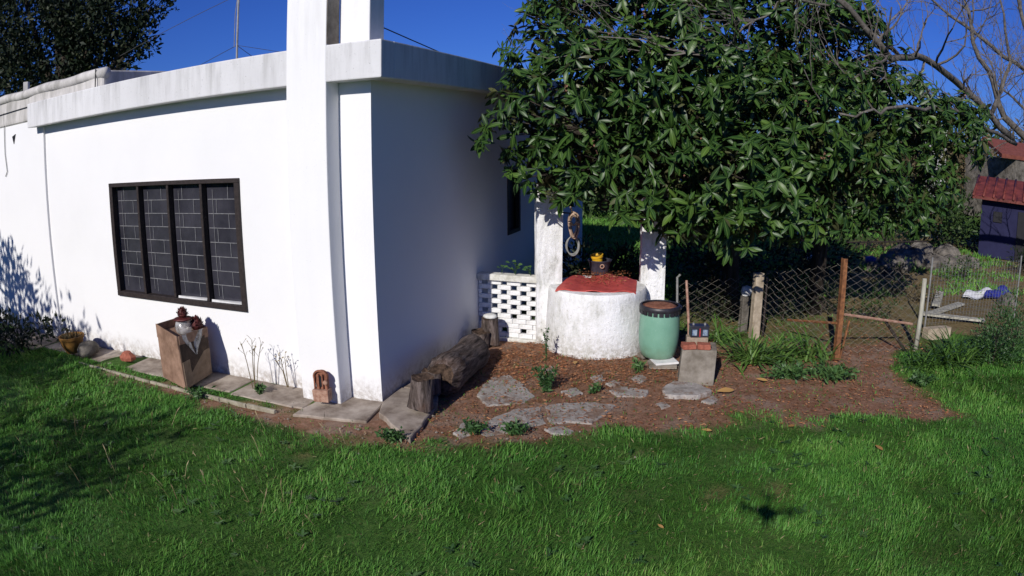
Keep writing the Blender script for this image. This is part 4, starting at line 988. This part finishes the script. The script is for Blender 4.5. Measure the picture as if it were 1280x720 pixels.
# pick the 300 leaves that show largest: nearest leaf per small cell of the view, ranked by apparent size
Cc = PL + Dn * LL[:, None] * .5 - np.array([0, 0, CAM_H]); fwd = Cc[:, 1] * cp - Cc[:, 2] * sp; upv = Cc[:, 1] * sp + Cc[:, 2] * cp
dist = np.linalg.norm(Cc, axis=1); th_l = np.arctan2(np.hypot(Cc[:, 0], upv), fwd); mm = 2 * np.sin(th_l / 2) * F_PX / (np.hypot(Cc[:, 0], upv) + 1e-9)
sx_, sy_ = 640 + Cc[:, 0] * mm, 360 - upv * mm
ok = (sx_ > 5) & (sx_ < 1275) & (sy_ > 5) & (sy_ < 715)
vw = Cc / dist[:, None]; app = LL / dist * np.sqrt(1 - (Dn * vw).sum(1) ** 2)
best = {}
for i in np.argsort(dist):
    if ok[i]:
        k_ = (int(sx_[i] // 13), int(sy_[i] // 13)); best.setdefault(k_, i)
cand = sorted(best.values(), key=lambda i: -app[i])[:300]
sel = np.zeros(NL, bool); sel[cand] = True
rest = ~sel
crown = blades('crown', PL[rest], D[rest], AXN[rest], LL[rest], WL[rest], LEAF_ROWS, 'loquat_leaf', tree, tint[rest], .28, drp[rest], smooth=True); crown['kind'] = 'stuff'
# six shared leaf meshes for the leaves one can pick apart
proto = []
for k in range(6):
    o = blades('leaf', [(0, 0, 0)], [(0, 1, 0)], [(0, 0, 1)], .2, .2 * (.14 + .006 * k), LEAF_ROWS, 'loquat_leaf', None, np.array([.25 + .12 * k]), .28, .12 + .055 * k, smooth=True)
    proto.append(o.data); bpy.data.objects.remove(o)
for i in cand:
    d = Vector(Dn[i]); nrm = Vector(AXN[i]); nrm = (nrm - d * nrm.dot(d)).normalized(); x = d.cross(nrm)
    o = link('leaf', proto[int(np.clip((tint[i] - .25) / .12, 0, 5))], tree); s_ = LL[i] / .2
    mt = Matrix((x, d, nrm)).transposed().to_4x4(); mt.translation = Vector(PL[i]) - ORG[tree]; o.matrix_basis = mt @ Matrix.Diagonal((s_, s_, s_, 1))
# flower buds at some tips
bi = rng.choice(NR, 130, replace=False); nb = 9; bidx = np.repeat(bi, nb)
blades('flower_buds', P[bidx] + AX[bidx] * rng.uniform(.02, .14, len(bidx))[:, None] + rng.normal(0, .025, (len(bidx), 3)), rdir(len(bidx), 0, 1), rdir(len(bidx)), .035, .012, SMALL_ROWS, 'bud', tree, None, .3, .2)
rr = random.Random(3)
m = MB(); m.tube([base1 - Vector((0, 0, .1)), base1 + Vector((-.05, -.1, .7)), base1 + Vector((-.2, -.3, 1.5)), base1 + Vector((-.25, -.5, 2.3))], [.15, .12, .11, .09], 9); m.build('trunk', 'bark', tree, smooth=True)
m = MB(); m.tube([base2 - Vector((0, 0, .1)), base2 + Vector((.02, -.05, .8)), base2 + Vector((-.05, -.2, 1.7)), base2 + Vector((-.2, -.3, 2.6))], [.14, .115, .1, .08], 9); m.build('trunk', 'bark', tree, smooth=True)
for c, r in bc_:
    s_ = base1 + Vector((-.2, -.35, 1.6 + rr.random() * .7)) if c.x < 3.4 else base2 + Vector((-.1, -.2, 1.5 + rr.random() * .9))
    m = MB(); mid = s_.lerp(c, .5) + Vector((rr.gauss(0, .12), rr.gauss(0, .12), .12)); m.tube([s_, mid, c], [.05, .035, .018], 6)
    for k in range(int(3 + r * 5)):
        dd = Vector(rdir(1, -.4, 1)[0]); m.tube([mid.lerp(c, rr.random()), c + dd * r * .4, c + dd * r * .75], [.011, .007, .003], 4, cap=False)
    m.build('limb', 'bark', tree, smooth=True)

# --- generic leafy plants with a trunk and a crown of small leaves
def leafy(name, base, blobs, leaf, mat, label, cat, group=None, dens=120, trunk=.08, tints=(.5, .25), barkm='bark', w=.45, up=.35):
    base = Vector(base); t_ = thing(name, base, label, cat, group); PP = []; DD = []; TT = []
    m = MB()
    for (x, y, z), r in blobs:
        c = np.array(base) + np.array([x, y, z]); n = int(dens * r * r); d = rdir(n, -.9, 1)
        rad = r * np.clip(1 + .22 * rng.standard_normal(n), .3, 1.4); p = c + d * rad[:, None]
        PP.append(p); DD.append(d * .6 + rdir(n) * .6 + [0, 0, up]); TT.append(np.clip(tints[0] + tints[1] * rng.standard_normal(n), 0, 1))
        top = Vector(c); s_ = base + Vector((0, 0, max(.02, z * .35)))
        if trunk: m.tube([s_, s_.lerp(top, .5) + Vector((0, 0, .05)), top], [trunk * .5, trunk * .35, trunk * .12], 5, cap=False)
    PP = np.concatenate(PP); rm = np.mean([b[1] for b in blobs]); cn = fnoise(PP[:, 0] + .6 * PP[:, 1], PP[:, 2] + .35 * PP[:, 1], 1.7 / rm, 17); kp = (PP[:, 2] > .02) & ((cn > .44) | (rng.random(len(PP)) < .25)); PP = PP[kp]; n = len(PP); DD = np.concatenate(DD)[kp]; TT = np.concatenate(TT)[kp]
    if trunk:
        mz = max(b[0][2] for b in blobs); m.tube([base - Vector((0, 0, .1)), base + Vector((.02, 0, mz * .4)), base + Vector((0, .02, mz * .8))], [trunk, trunk * .8, trunk * .4], 7); m.build('trunk', barkm, t_, smooth=True)
    blades('crown', PP, DD, rdir(n) + np.array([0, -.3, .5]), leaf * rng.uniform(.6, 1.3, n), leaf * w * .5 * rng.uniform(.7, 1.2, n), SMALL_ROWS, mat, t_, TT, .2, .25)
    return t_
# dark tree behind the left of the house
lb_ = deep(80, 60, 24); lb_.z = 0
def rel(px, py, Y, b): q = deep(px, py, Y); return (q.x - b.x, q.y - b.y, q.z)
dk = [(15, 40, 24, 2.2), (70, 20, 24, 1.7), (60, 80, 24, 1.9), (115, 40, 24, 1.5), (120, 90, 24.5, 1.2), (150, 15, 24, 1.1), (190, 8, 24, .75), (172, 45, 24, .75), (20, -40, 25, 2), (105, -35, 25, 2), (-40, 60, 25, 2.3), (20, 110, 25, 1.7), (165, 72, 24, .4), (80, 115, 25, 1.4)]
leafy('dark_tree', lb_, [(rel(a, b, y, lb_), r) for a, b, y, r in dk], .24, 'dark_leaf', 'tall dark tree rising behind the left end of the house', 'tree', None, 1150, .4, (.45, .3), w=.5)
# shrubs and hedge behind the fence
def bush(px, py, w_, h_, mat, lab, name='shrub', leaf=.09, dens=900, seed=0, n=6, trunk=.03, group='shrubs beyond the fence', tints=(.5, .25)):
    b = at(px, py); r2 = random.Random(seed); bl2 = []
    for i in range(n):
        r = h_ * r2.uniform(.28, .42); bl2.append(((r2.uniform(-.5, .5) * max(.01, w_ - r), r2.uniform(-.3, .3) * w_ * .6, max(r * .8, r2.uniform(.3, 1) * (h_ - r))), r))
    return leafy(name, b, bl2, leaf, mat, lab, 'shrub', group, dens, trunk, tints)
bush(790, 262, 5.0, 2.3, 'hedge_leaf', 'olive green hedge across the lawn behind the well', 'hedge', .22, 420, 1, 12)
bush(700, 268, 4.0, 2.5, 'hedge_leaf', 'dark hedge between the house and the well background', 'hedge', .22, 420, 2, 10, tints=(.3, .2))
bush(930, 262, 6.0, 2.6, 'hedge_leaf', 'tall hedge behind the tree trunks', 'hedge', .22, 380, 3, 12, tints=(.35, .2))
bush(1060, 268, 5.0, 2.6, 'hedge_leaf', 'hedge behind the rusty post far across the yard', 'hedge', .22, 380, 4, 10, tints=(.4, .2))
bush(1190, 262, 5.0, 3.0, 'brown_leaf', 'brownish thicket below the white tower', 'thicket', .25, 300, 5, 10)
bush(1110, 262, 4.0, 3.4, 'brown_leaf', 'brown and green thicket left of the white tower', 'thicket', .25, 300, 6, 9, tints=(.3, .2))
bush(1225, 262, 3.6, 2.8, 'brown_leaf', 'brown thicket between the white tower and the shed', 'thicket', .25, 300, 25, 9, tints=(.35, .25))
bush(1172, 310, 1.8, 2.0, 'hedge_leaf', 'leafy green bush covering the foot of the white tower', 'shrub', .14, 700, 31, 8, tints=(.35, .25))
bush(1152, 378, .9, .4, 'brown_leaf', 'low brown scrub behind the wooden pole', 'scrub', .06, 2400, 33, 7, .012, tints=(.3, .25))
bush(1205, 350, 1.5, .5, 'hedge_leaf', 'low green scrub in front of the far rock row', 'scrub', .08, 1300, 34, 8, .015, tints=(.3, .25))
bush(1105, 345, 1.3, .4, 'hedge_leaf', 'low green scrub behind the chain link right of rusty post', 'scrub', .07, 1500, 35, 7, .015, tints=(.7, .2))
bush(1275, 345, 1.4, .7, 'dark_leaf', 'dark scrub in front of the blue shed door', 'scrub', .08, 1500, 36, 7, .015)
bush(1092, 398, 1.1, .38, 'hedge_leaf', 'low olive scrub behind the pale horizontal rail', 'scrub', .06, 2400, 41, 8, .012, tints=(.3, .25))
bush(1120, 372, 1.2, .4, 'hedge_leaf', 'low olive scrub behind the gate mesh farther back', 'scrub', .06, 2200, 42, 8, .012, tints=(.35, .25))
bush(1195, 305, 1.6, 1.3, 'hedge_leaf', 'green bush left of the blue shed', 'shrub', .12, 800, 7, 6)
bush(1105, 316, 2.0, 1.2, 'brown_leaf', 'dry brown bush behind the rocks', 'shrub', .12, 700, 8, 6)
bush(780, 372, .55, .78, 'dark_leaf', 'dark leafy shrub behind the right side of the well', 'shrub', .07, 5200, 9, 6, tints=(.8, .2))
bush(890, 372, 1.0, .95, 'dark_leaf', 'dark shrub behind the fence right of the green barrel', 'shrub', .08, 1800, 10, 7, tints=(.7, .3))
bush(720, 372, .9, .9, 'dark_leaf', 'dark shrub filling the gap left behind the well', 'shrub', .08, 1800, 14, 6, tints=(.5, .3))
bush(978, 398, .8, .6, 'dark_leaf', 'low dark shrub added for shade behind the chain link left of the rusty post', 'shrub', .07, 2600, 26, 7, .02, tints=(.6, .3))  # this and the next shrub are added to darken ground the tree leaves sunlit
bush(1025, 392, .7, .5, 'dark_leaf', 'low dark shrub added for shade behind the chain link at the rusty post', 'shrub', .07, 2600, 27, 6, .02, tints=(.7, .3))
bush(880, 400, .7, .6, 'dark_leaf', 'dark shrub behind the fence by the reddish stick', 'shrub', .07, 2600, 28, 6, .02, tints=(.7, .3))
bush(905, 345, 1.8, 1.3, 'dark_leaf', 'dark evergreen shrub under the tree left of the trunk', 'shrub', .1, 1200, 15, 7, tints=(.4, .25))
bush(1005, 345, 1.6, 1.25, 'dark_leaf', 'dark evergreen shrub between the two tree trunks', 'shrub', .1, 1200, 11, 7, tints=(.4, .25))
bush(1240, 455, .95, .72, 'weed_leaf', 'small-leaved green bush at the right edge by the wire panel', 'shrub', .04, 5200, 12, 8, .012, tints=(.3, .25))
bush(1265, 440, .7, .8, 'weed_leaf', 'twiggy green bush at the far right edge of the lawn', 'shrub', .04, 4200, 13, 6, .012, tints=(.25, .25))
bush(28, 432, 2.0, .5, 'dark_leaf', 'low dark brown bush along the shaded wing wall', 'shrub', .08, 3600, 21, 9, .02, 'shrubs by the wing wall', (.5, .3))
bush(-25, 450, 1.8, .6, 'dark_leaf', 'low dark bush at the far left edge of wing wall', 'shrub', .08, 3000, 22, 8, .02, 'shrubs by the wing wall', (.5, .3))
# tree line far behind
for i, (px, Y, h_, mt, lab) in enumerate(((690, 34, 5.0, 'hedge_leaf', 'far tree behind the well pillars'), (780, 36, 6.0, 'hedge_leaf', 'far green tree right behind the well'), (880, 35, 5.5, 'hedge_leaf', 'far tree behind the middle of big crown'), (980, 36, 6.0, 'brown_leaf', 'far brownish tree behind the big crown'),
        (1075, 34, 5.6, 'hedge_leaf', 'far tree behind the right of big crown'), (1150, 33, 5.0, 'brown_leaf', 'far brown tree beside the white tower'), (1215, 35, 5.2, 'hedge_leaf', 'far tree right of the white tower'), (1285, 36, 5.6, 'brown_leaf', 'far brown tree behind the red roofs'))):
    q = deep(px, 200, Y); q.z = 0; r2 = random.Random(i + 50)
    leafy('far_tree', q, [((r2.uniform(-1.6, 1.6), r2.uniform(-1, 1), r2.uniform(.25, .78) * h_), r2.uniform(.9, 1.5)) for _ in range(9)], .4, mt, lab, 'tree', 'trees along the far edge', 150, .15, (.4, .25))

# --- bare trees at the right
def bare(name, limbs, label, twigs, seed, lev=3):
    b = limbs[0][0][0]; b = Vector((b.x, b.y, 0)); t_ = thing(name, b, label, 'tree', 'bare trees'); rr = random.Random(seed)
    tw = MB()
    for i, (pts, r0, r1) in enumerate(limbs):
        k = len(pts); fine = []
        for a, c in zip(pts, pts[1:]):
            for j in range(4): fine.append(a.lerp(c, j / 4) + Vector((rr.gauss(0, .02), rr.gauss(0, .02), rr.gauss(0, .02))) * (1 if i else 1.5))
        fine.append(pts[-1]); n = len(fine)
        m = MB(); m.tube(fine, [r0 + (r1 - r0) * j / (n - 1) for j in range(n)], 7); m.build('trunk' if i == 0 else 'limb', 'bare_bark', t_, smooth=True)
        for j in range(int(twigs[i] * 1.7)):
            s_ = rr.randint(n // 3 if i == 0 else 1, n - 1); d = (fine[min(s_, n - 1)] - fine[max(0, s_ - 1)]).normalized() + Vector((rr.gauss(0, .7), rr.gauss(0, .5), rr.gauss(.35, .6)))
            branch_tubes(tw, fine[s_], d, rr.uniform(.6, 1.3), max(.012, r1 * .6), lev, rr, 5, .3, .75, (2, 3), .2)
    o = tw.build('twigs', 'bare_bark', t_); o['kind'] = 'stuff'
Yb = 10.5
bare('bare_tree', [([Vector((10.6, Yb, 0)), deep(1350, 225, Yb), deep(1255, 150, Yb), deep(1225, 70, Yb), deep(1205, 0, Yb)], .11, .03),
                   ([deep(1265, 175, Yb), deep(1205, 110, Yb - .3), deep(1155, 72, Yb - 1.4), deep(1112, 72, Yb - 2.6), deep(1040, -8, Yb - 2.9)], .07, .04),
                   ([deep(1270, 180, Yb), deep(1235, 160, Yb - 1), deep(1185, 134, Yb - 2.6), deep(1110, 136, Yb - 3.6), deep(1070, 146, Yb - 3.8)], .04, .012),
                   ([deep(1060, 10, Yb - 2.6), deep(990, -2, Yb - 3.0), deep(930, 34, Yb - 3.4), deep(885, 70, Yb - 3.5)], .02, .007),
                   ([deep(1240, 140, Yb), deep(1262, 80, Yb), deep(1250, 0, Yb)], .05, .02)],
     'leafless grey tree reaching over the crown at the right', [10, 12, 8, 5, 7], 5)
Yb = 13
bare('bare_tree', [([Vector((12.6, Yb, 0)), deep(1330, 150, Yb), deep(1290, 60, Yb), deep(1265, -20, Yb)], .12, .045),
                   ([deep(1310, 110, Yb), deep(1255, 70, Yb), deep(1190, 20, Yb), deep(1140, -20, Yb)], .07, .02),
                   ([deep(1330, 150, Yb), deep(1285, 140, Yb), deep(1245, 105, Yb)], .06, .02)],
     'leafless tree farther back at the right edge', [9, 11, 8], 9)
Yb = 7.2
# --- trees out of the left of the frame that shade the left wall and lawn
for i, (x, y, bl2, lab) in enumerate(((-9.75, 3.3, [((0, 0, 2.4), 1.2), ((.5, .3, 1.5), 1.0), ((-.6, 0, 3.1), 1.0), ((.35, .5, 3.2), .55), ((-.9, .4, 1.6), 1.1), ((.0, -.5, 1.0), .9)], 'leafy garden tree left of the lawn outside the view'),
                                      (-8.3, 1.7, [((0, 0, 1.5), 1.1), ((-.6, .3, 2.4), 1.2), ((.3, .2, 2.2), 1.0), ((-.9, -.6, 1.2), 1.1), ((.1, -.4, 1.0), .9), ((.3, .6, 1.3), .9)], 'round garden bush left of the camera outside the view'),
                                      (-6.4, -.5, [((0, 0, 1.7), .9), ((.5, .2, 2.4), .8), ((-.6, .2, 2.3), .9), ((.1, .5, 1.2), .7)], 'small garden tree behind the camera outside the view'))):
    leafy('garden_tree', (x, y, 0), bl2, .16, 'hedge_leaf', lab, 'tree', 'garden trees beside the lawn', 1300, .12)

# the quadcopter whose shadow lies on the lawn
dp = at(958, 640) - SUN_DIR * 5.9
dr = thing('quadcopter', dp, 'small dark quadcopter drone hovering above and casting its shadow on lawn', 'drone')
m = MB(); m.box(dp, (.095, .13, .05), .4); m.build('body', 'black_plastic', dr, bevel=.012)
for k in range(4):
    a = .4 + math.pi / 4 + k * math.pi / 2; e_ = dp + Vector((.17 * math.cos(a), .17 * math.sin(a), .01))
    m = MB(); m.tube([dp, e_], [.016, .012], 6); m.build('arm', 'black_plastic', dr)
    m = MB(); m.lathe(e_ - Vector((0, 0, .02)), [(.018, 0), (.018, .045), (.006, .05)], 10); m.build('motor', 'black_plastic', dr)
    for s_ in range(2):
        b = a * 2 + s_ * math.pi; m = MB(); m.box(e_ + Vector((.036 * math.cos(b), .036 * math.sin(b), .035)), (.072, .02, .003), b); m.build('propeller_blade', 'black_plastic', dr)

# ================================================================== GROUND PLANTS
def strap_plant(px, py, n, L0, lab, spread=.12, tints=(.6, .25)):
    b = at(px, py); t_ = thing('strap_leaf_plant', b, lab, 'plant', 'strap leaved plants along the fence')
    a = rng.uniform(0, 6.28, n); e_ = rng.uniform(.25, 1.25, n); D = np.stack([np.cos(a) * np.cos(e_), np.sin(a) * np.cos(e_), np.sin(e_)], 1)
    P = np.array(b) + np.stack([rng.normal(0, spread, n), rng.normal(0, spread * .7, n), np.zeros(n)], 1)
    N = np.stack([-np.cos(a) * .5, -np.sin(a) * .5, np.ones(n)], 1)
    blades('foliage', P, D, N, L0 * rng.uniform(.5, 1.15, n), .0115, [(0, .8, 0), (.3, 1, .06), (.6, .95, .28), (.82, .7, .6), (1, .1, 1)], 'strap_leaf', t_, np.clip(tints[0] + tints[1] * rng.standard_normal(n), 0, 1), .3, rng.uniform(.2, .7, n), smooth=True)
strap_plant(938, 452, 130, .45, 'bright strap-leaved clump at the foot of concrete post', .10)
strap_plant(975, 448, 90, .36, 'strap-leaved clump right of the concrete post', .14)
strap_plant(1012, 446, 90, .34, 'strap-leaved clump left of the rusty post', .15)
strap_plant(1185, 455, 170, .5, 'dark strap-leaved clump right of the wooden pole', .15, (.3, .2))
strap_plant(1222, 450, 100, .42, 'strap-leaved clump under the bush at the right', .14, (.25, .2))
strap_plant(1150, 460, 60, .32, 'small strap-leaved clump at the foot of wooden pole', .1, (.3, .2))
strap_plant(900, 425, 50, .35, 'thin strap-leaved clump behind the concrete block', .12, (.4, .25))
def weed(px, py, n, h, s, lab, mat='weed_leaf', leaf=.05, tints=(.5, .25), z=0.0):
    b = at(px, py, z); t_ = thing('weed', b, lab, 'weed', 'weeds in the soil'); m = MB(); P = []; D = []
    for i in range(max(4, n // 14)):
        a = rng.uniform(0, 6.28); r = rng.uniform(.2, 1) * s; tip = b + Vector((r * math.cos(a), r * math.sin(a) * .8, h * rng.uniform(.35, 1))); mid = b.lerp(tip, .5) + Vector((0, 0, h * .15)); m.tube([b, mid, tip], [.004, .003, .0015], 4, cap=False)
        for k in range(14):
            q = b.lerp(mid, 2 * (k / 14)) if k < 7 else mid.lerp(tip, 2 * (k / 14) - 1); P.append(q + Vector(rng.normal(0, .012, 3))); D.append(Vector(rng.normal(0, 1, 3)) + (tip - b).normalized() * .6 + Vector((0, 0, .2)))
    m.build('stem', mat, t_); n_ = len(P)
    blades('leaf_mass', P, D, rdir(n_, .2, 1), leaf * rng.uniform(.5, 1.2, n_), leaf * .22, SMALL_ROWS, mat, t_, np.clip(tints[0] + tints[1] * rng.standard_normal(n_), 0, 1), .2, .3)
weed(682, 488, 320, .24, .15, 'bushy dark weed in front of the well', leaf=.05, tints=(.3, .2))
weed(683, 450, 90, .42, .06, 'tall thin weed stalk left of the well ring', leaf=.035, tints=(.35, .2))
weed(592, 540, 200, .10, .13, 'spreading weed at the left edge of large flagstone', tints=(.55, .25))
weed(643, 541, 220, .09, .14, 'low weed on the front edge of the flagstones', tints=(.45, .25))
weed(492, 549, 240, .09, .14, 'round leafy weed in front of the side slab', leaf=.045, tints=(.5, .25))
weed(797, 463, 130, .14, .09, 'bright green weed left of the barrel', leaf=.055, tints=(.85, .15))
weed(742, 490, 90, .06, .10, 'low green weed between the small flagstones', tints=(.6, .2))
weed(868, 475, 60, .09, .05, 'small bright weed in front of concrete block', tints=(.9, .1))
weed(556, 462, 60, .12, .06, 'small weed beside the log', tints=(.6, .2), z=.02)
weed(1040, 472, 700, .13, .42, 'leafy weed patch in front of the rusty post', leaf=.06, tints=(.75, .2))
weed(985, 470, 600, .12, .38, 'leafy weed patch in front of the strap-leaved clumps', leaf=.06, tints=(.7, .2))
weed(1150, 480, 200, .12, .22, 'leafy weed patch at the foot of wooden pole', leaf=.06, tints=(.5, .2))
weed(250, 495, 160, .06, .2, 'grassy weed at the foot of the cardboard box', leaf=.05, tints=(.5, .2))
weed(325, 490, 120, .10, .08, 'weed at the foot of the dry flower stalks', leaf=.05, tints=(.6, .2))
def stalks(px, py, h, n, lab):
    b = at(px, py, .03); t_ = thing('dry_stalks', b, lab, 'weed', 'dry flower stalks by the wall'); m = MB(); P = []
    for i in range(n):
        x = rng.normal(0, .05); p = [b + Vector((x * .2, 0, 0)), b + Vector((x * .6, rng.normal(0, .01), h * .5)), b + Vector((x, rng.normal(0, .02), h * rng.uniform(.75, 1)))]
        m.tube(p, [.005, .004, .003], 4)
        for k in range(5):
            q = p[1].lerp(p[2], .3 + .17 * k); e_ = q + Vector((rng.uniform(-.05, .05), rng.uniform(-.03, .03), .05)); m.tube([q, e_], .002, 3); P.append(e_)
    m.build('stem', 'dry_blade', t_); n_ = len(P); blades('seed_head', P, rdir(n_, 0, 1), rdir(n_), .025, .008, SMALL_ROWS, 'dry_blade', t_, None, .3, .1)
stalks(318, 486, .55, 4, 'dry flower stalks against the wall right of the box')
stalks(361, 484, .34, 3, 'dry flower stalks against the wall near the pillar')
# fallen leaves
for px, py, lab, L_ in ((896, 489, 'long yellow fallen leaf right of the concrete block', .2), (877, 537, 'orange fallen leaf on the lawn edge below the block', .09), (1094, 556, 'pale brown fallen leaf on the lawn at the right', .11), (945, 473, 'brown fallen leaf by the strap-leaved clump', .13), (822, 655, 'small orange fallen leaf low on the lawn', .06), (718, 455, 'reddish fallen leaf in front of the well', .12), (985, 533, 'small tan fallen leaf on the grass', .08)):
    b = at(px, py, .02); o = blades('fallen_leaf', [tuple(b)], [(rng.uniform(-1, 1) if L_ < .2 else 1, .2 if L_ >= .2 else rng.uniform(-1, 1), .03)], [(0, -.3, 1)], L_, L_ * .2, LEAF_ROWS, 'dry_leaf', None, np.array([rng.uniform(.3, .9)]), .12, .08, org=tuple(b)); tag(o, lab, 'leaf', 'fallen leaves')

# leaf litter on the soil
def litter():
    n = 75000; X = rng.uniform(-1.6, 5.6, n); Y = rng.uniform(4.9, 8.6, n); sm = soil_mask(X, Y)
    dens = .22 + 1.2 * np.clip(1 - np.hypot((X - .35) / 1.1, (Y - 7.1) / .9), 0, 1) + .5 * np.clip(1 - np.hypot((X - 1.0) / 1.3, (Y - 6.7) / .6), 0, 1)
    u = (X - W0.x) * D1.x + (Y - W0.y) * D1.y
    k = (rng.random(n) < sm * dens) & (u < -.42) & (np.hypot(X - wc.x, Y - wc.y) > WR) & (np.hypot(X - bp.x, Y - bp.y) > .2)
    X, Y = X[k], Y[k]; n = len(X); P = np.stack([X, Y, gz(X, Y) - .003 + rng.uniform(0, .022, n)], 1)
    o = blades('leaf_litter', P, rdir(n, -.15, .3), rdir(n, .5, 1), rng.uniform(.012, .05, n), rng.uniform(.0025, .007, n), SMALL_ROWS, 'litter', None, None, .2, .2, cols=2); tag(o, 'reddish brown leaf litter over the soil by the well', None, None, 'stuff')
    n = 5000; X = rng.uniform(-3.5, 5.8, n); Y = rng.uniform(4.6, 8.4, n); k = (rng.random(n) < soil_mask(X, Y) * .6) & ((X - W0.x) * D1.x + (Y - W0.y) * D1.y < 6) & ((X - W0.x) * NN.x + (Y - W0.y) * NN.y < -.0)
    k |= False; X, Y = X[k], Y[k]; m = MB()
    for x, y in zip(X[:1400], Y[:1400]):
        s_ = random.uniform(.004, .014); z0 = float(gz(x, y)); m.add([(x - s_, y, z0), (x, y - s_, z0), (x + s_, y, z0), (x, y + s_, z0), (x, y, z0 + s_)], [(0, 1, 4), (1, 2, 4), (2, 3, 4), (3, 0, 4)])
    tag(m.build('soil_crumbs', 'concrete', None), 'small stones and crumbs on the bare soil', None, None, 'stuff')
litter()

# lawn grass
def grass():
    n = 1000000
    y = 1.9 + (rng.random(n) ** 1.5) * 7.4; x = rng.uniform(-1, 1, n) * (1.6 + y * 1.12) + .3
    r = np.hypot(x, y); k = (r < 10)
    x, y = x[k], y[k]; sm = soil_mask(x, y)
    u = (x - W0.x) * D1.x + (y - W0.y) * D1.y; v = (x - W0.x) * NN.x + (y - W0.y) * NN.y
    inside = (u > -.02) & (v > -.46) | ((u > -.45) & (u <= 0) & (v > -.55) & (v < 2.4)) | ((u > -.05) & (v > -.15))
    cl_ = fnoise(x, y, 5, 41); cl2 = fnoise(x, y, 1.2, 51)
    pr = np.clip(.12 + 1.7 * cl_, .42, 1) * np.clip(1.03 - 1.15 * sm, .045, 1) * np.where(cl2 < .33, .85, 1)
    back = (y > 7.0) & (x > 1.9)
    pr = np.where(back, pr * .35, pr)
    pr = np.where((np.hypot(x - wc.x, y - wc.y) < WR + .05) | ((x > -.9) & (x < 2.2) & (y > 7.6)), 0, pr)
    k = (rng.random(len(x)) < pr * .70) & ~inside
    x, y, cl_, cl2 = x[k], y[k], cl_[k], cl2[k]; sm = sm[k]; n = len(x)
    a = rng.uniform(0, 6.28, n) ; comb = fnoise(x, y, .9, 61) * 6.28 * 1.5; lean = rng.uniform(.25, 1.9, n)
    D = np.stack([np.cos(a) * lean * .6 + np.cos(comb) * .55 * lean, np.sin(a) * lean * .6 + np.sin(comb) * .55 * lean, np.ones(n) * .85], 1)
    L_ = (.024 + .045 * np.clip(cl_, 0, 1) ** 1.2 * (.5 + cl2)) * rng.uniform(.55, 1.45, n) * (1 - .4 * sm)
    rr_ = np.hypot(x, y); Wd = .0024 * rng.uniform(.7, 1.3, n) * np.clip(rr_ / 4, .9, 1.9)
    P = np.stack([x, y, gz(x, y) - .004], 1)
    tint = np.clip(.45 + .2 * rng.standard_normal(n) + .6 * (cl_ - .5) + .6 * (fnoise(x, y, .7, 71) - .5), 0, 1); dry = rng.random(n) < .022
    o = blades('lawn_grass', P[~dry], D[~dry], np.stack([-D[:, 0] + .01, -D[:, 1], np.full(n, .6)], 1)[~dry], L_[~dry], Wd[~dry], GRASS_ROWS, 'grass_blade', None, tint[~dry], 0, rng.uniform(.05, .5, n)[~dry], cols=2)
    tag(o, 'short uneven green lawn grass', None, None, 'stuff')
    o = blades('dry_grass', P[dry], D[dry] * [1, 1, .5], rdir(int(dry.sum())), L_[dry] * .9, Wd[dry], GRASS_ROWS, 'dry_blade', None, None, 0, .2, cols=2); tag(o, 'straw coloured dry blades in the lawn', None, None, 'stuff')
    print('grass blades', n)
    n = 420; x = rng.uniform(-4.5, 5.5, n); y = rng.uniform(2.6, 6.6, n); k = (soil_mask(x, y) < .5) & (((x - W0.x) * NN.x + (y - W0.y) * NN.y < -.75) | (x > 0)) & (fnoise(x, y, 1.5, 91) > .45) & ~((x > -1.5) & (x < 2.6) & (y > 5.6)); x, y = x[k], y[k]; n = len(x)
    q = rng.integers(5, 10, n); ii = np.repeat(np.arange(n), q); N_ = len(ii); a = rng.uniform(0, 6.28, N_); e_ = rng.uniform(.15, .6, N_)
    o = blades('lawn_weeds', np.stack([x[ii], y[ii], gz(x[ii], y[ii]) + rng.uniform(.012, .035, N_)], 1), np.stack([np.cos(a), np.sin(a), e_], 1), np.tile([0, 0, 1.], (N_, 1)), rng.uniform(.025, .06, N_) * (.6 + .7 * rng.random(n))[ii], .010, [(0, .25, 0), (.35, .9, .05), (.7, .9, .15), (1, .1, .4)], 'weed_leaf', None, np.clip(.55 + .25 * rng.standard_normal(n), 0, 1)[ii], .25, .4); tag(o, 'low broad-leaved weeds growing among the lawn grass', None, None, 'stuff')
    # coarser far grass on the bright lawn behind the well
    n = 26000; y = rng.uniform(10, 21, n); x = rng.uniform(-.5, 12, n); k = fnoise(x, y, 1.2, 81) > np.where(x > 5.5, .52, .35); x, y = x[k], y[k]; n = len(x)
    o = blades('far_grass', np.stack([x, y, np.full(n, -.015)], 1), rdir(n, .5, 1), rdir(n), rng.uniform(.06, .16, n), .012, GRASS_ROWS, 'grass_blade', None, np.clip(.6 + .25 * rng.standard_normal(n), 0, 1), 0, .2, cols=2); tag(o, 'rough grass of the yard beyond the fence', None, None, 'stuff')
    # seed stalks in the shaded lawn
    n = 60; x = rng.uniform(-4.2, -1.0, n); y = rng.uniform(3.6, 5.6, n); k = ((x - W0.x) * NN.x + (y - W0.y) * NN.y) < -.8; x, y = x[k], y[k]; n = len(x)
    o = blades('seed_stalks', np.stack([x, y, np.zeros(n)], 1), rdir(n, .85, 1), rdir(n), rng.uniform(.1, .22, n), .004, [(0, .4, 0), (.7, .4, .1), (.85, 1.2, .3), (1, .2, .6)], 'dry_blade', None, None, 0, .25, cols=2); tag(o, 'pale seed stalks standing in the left of lawn', None, None, 'stuff')
grass()
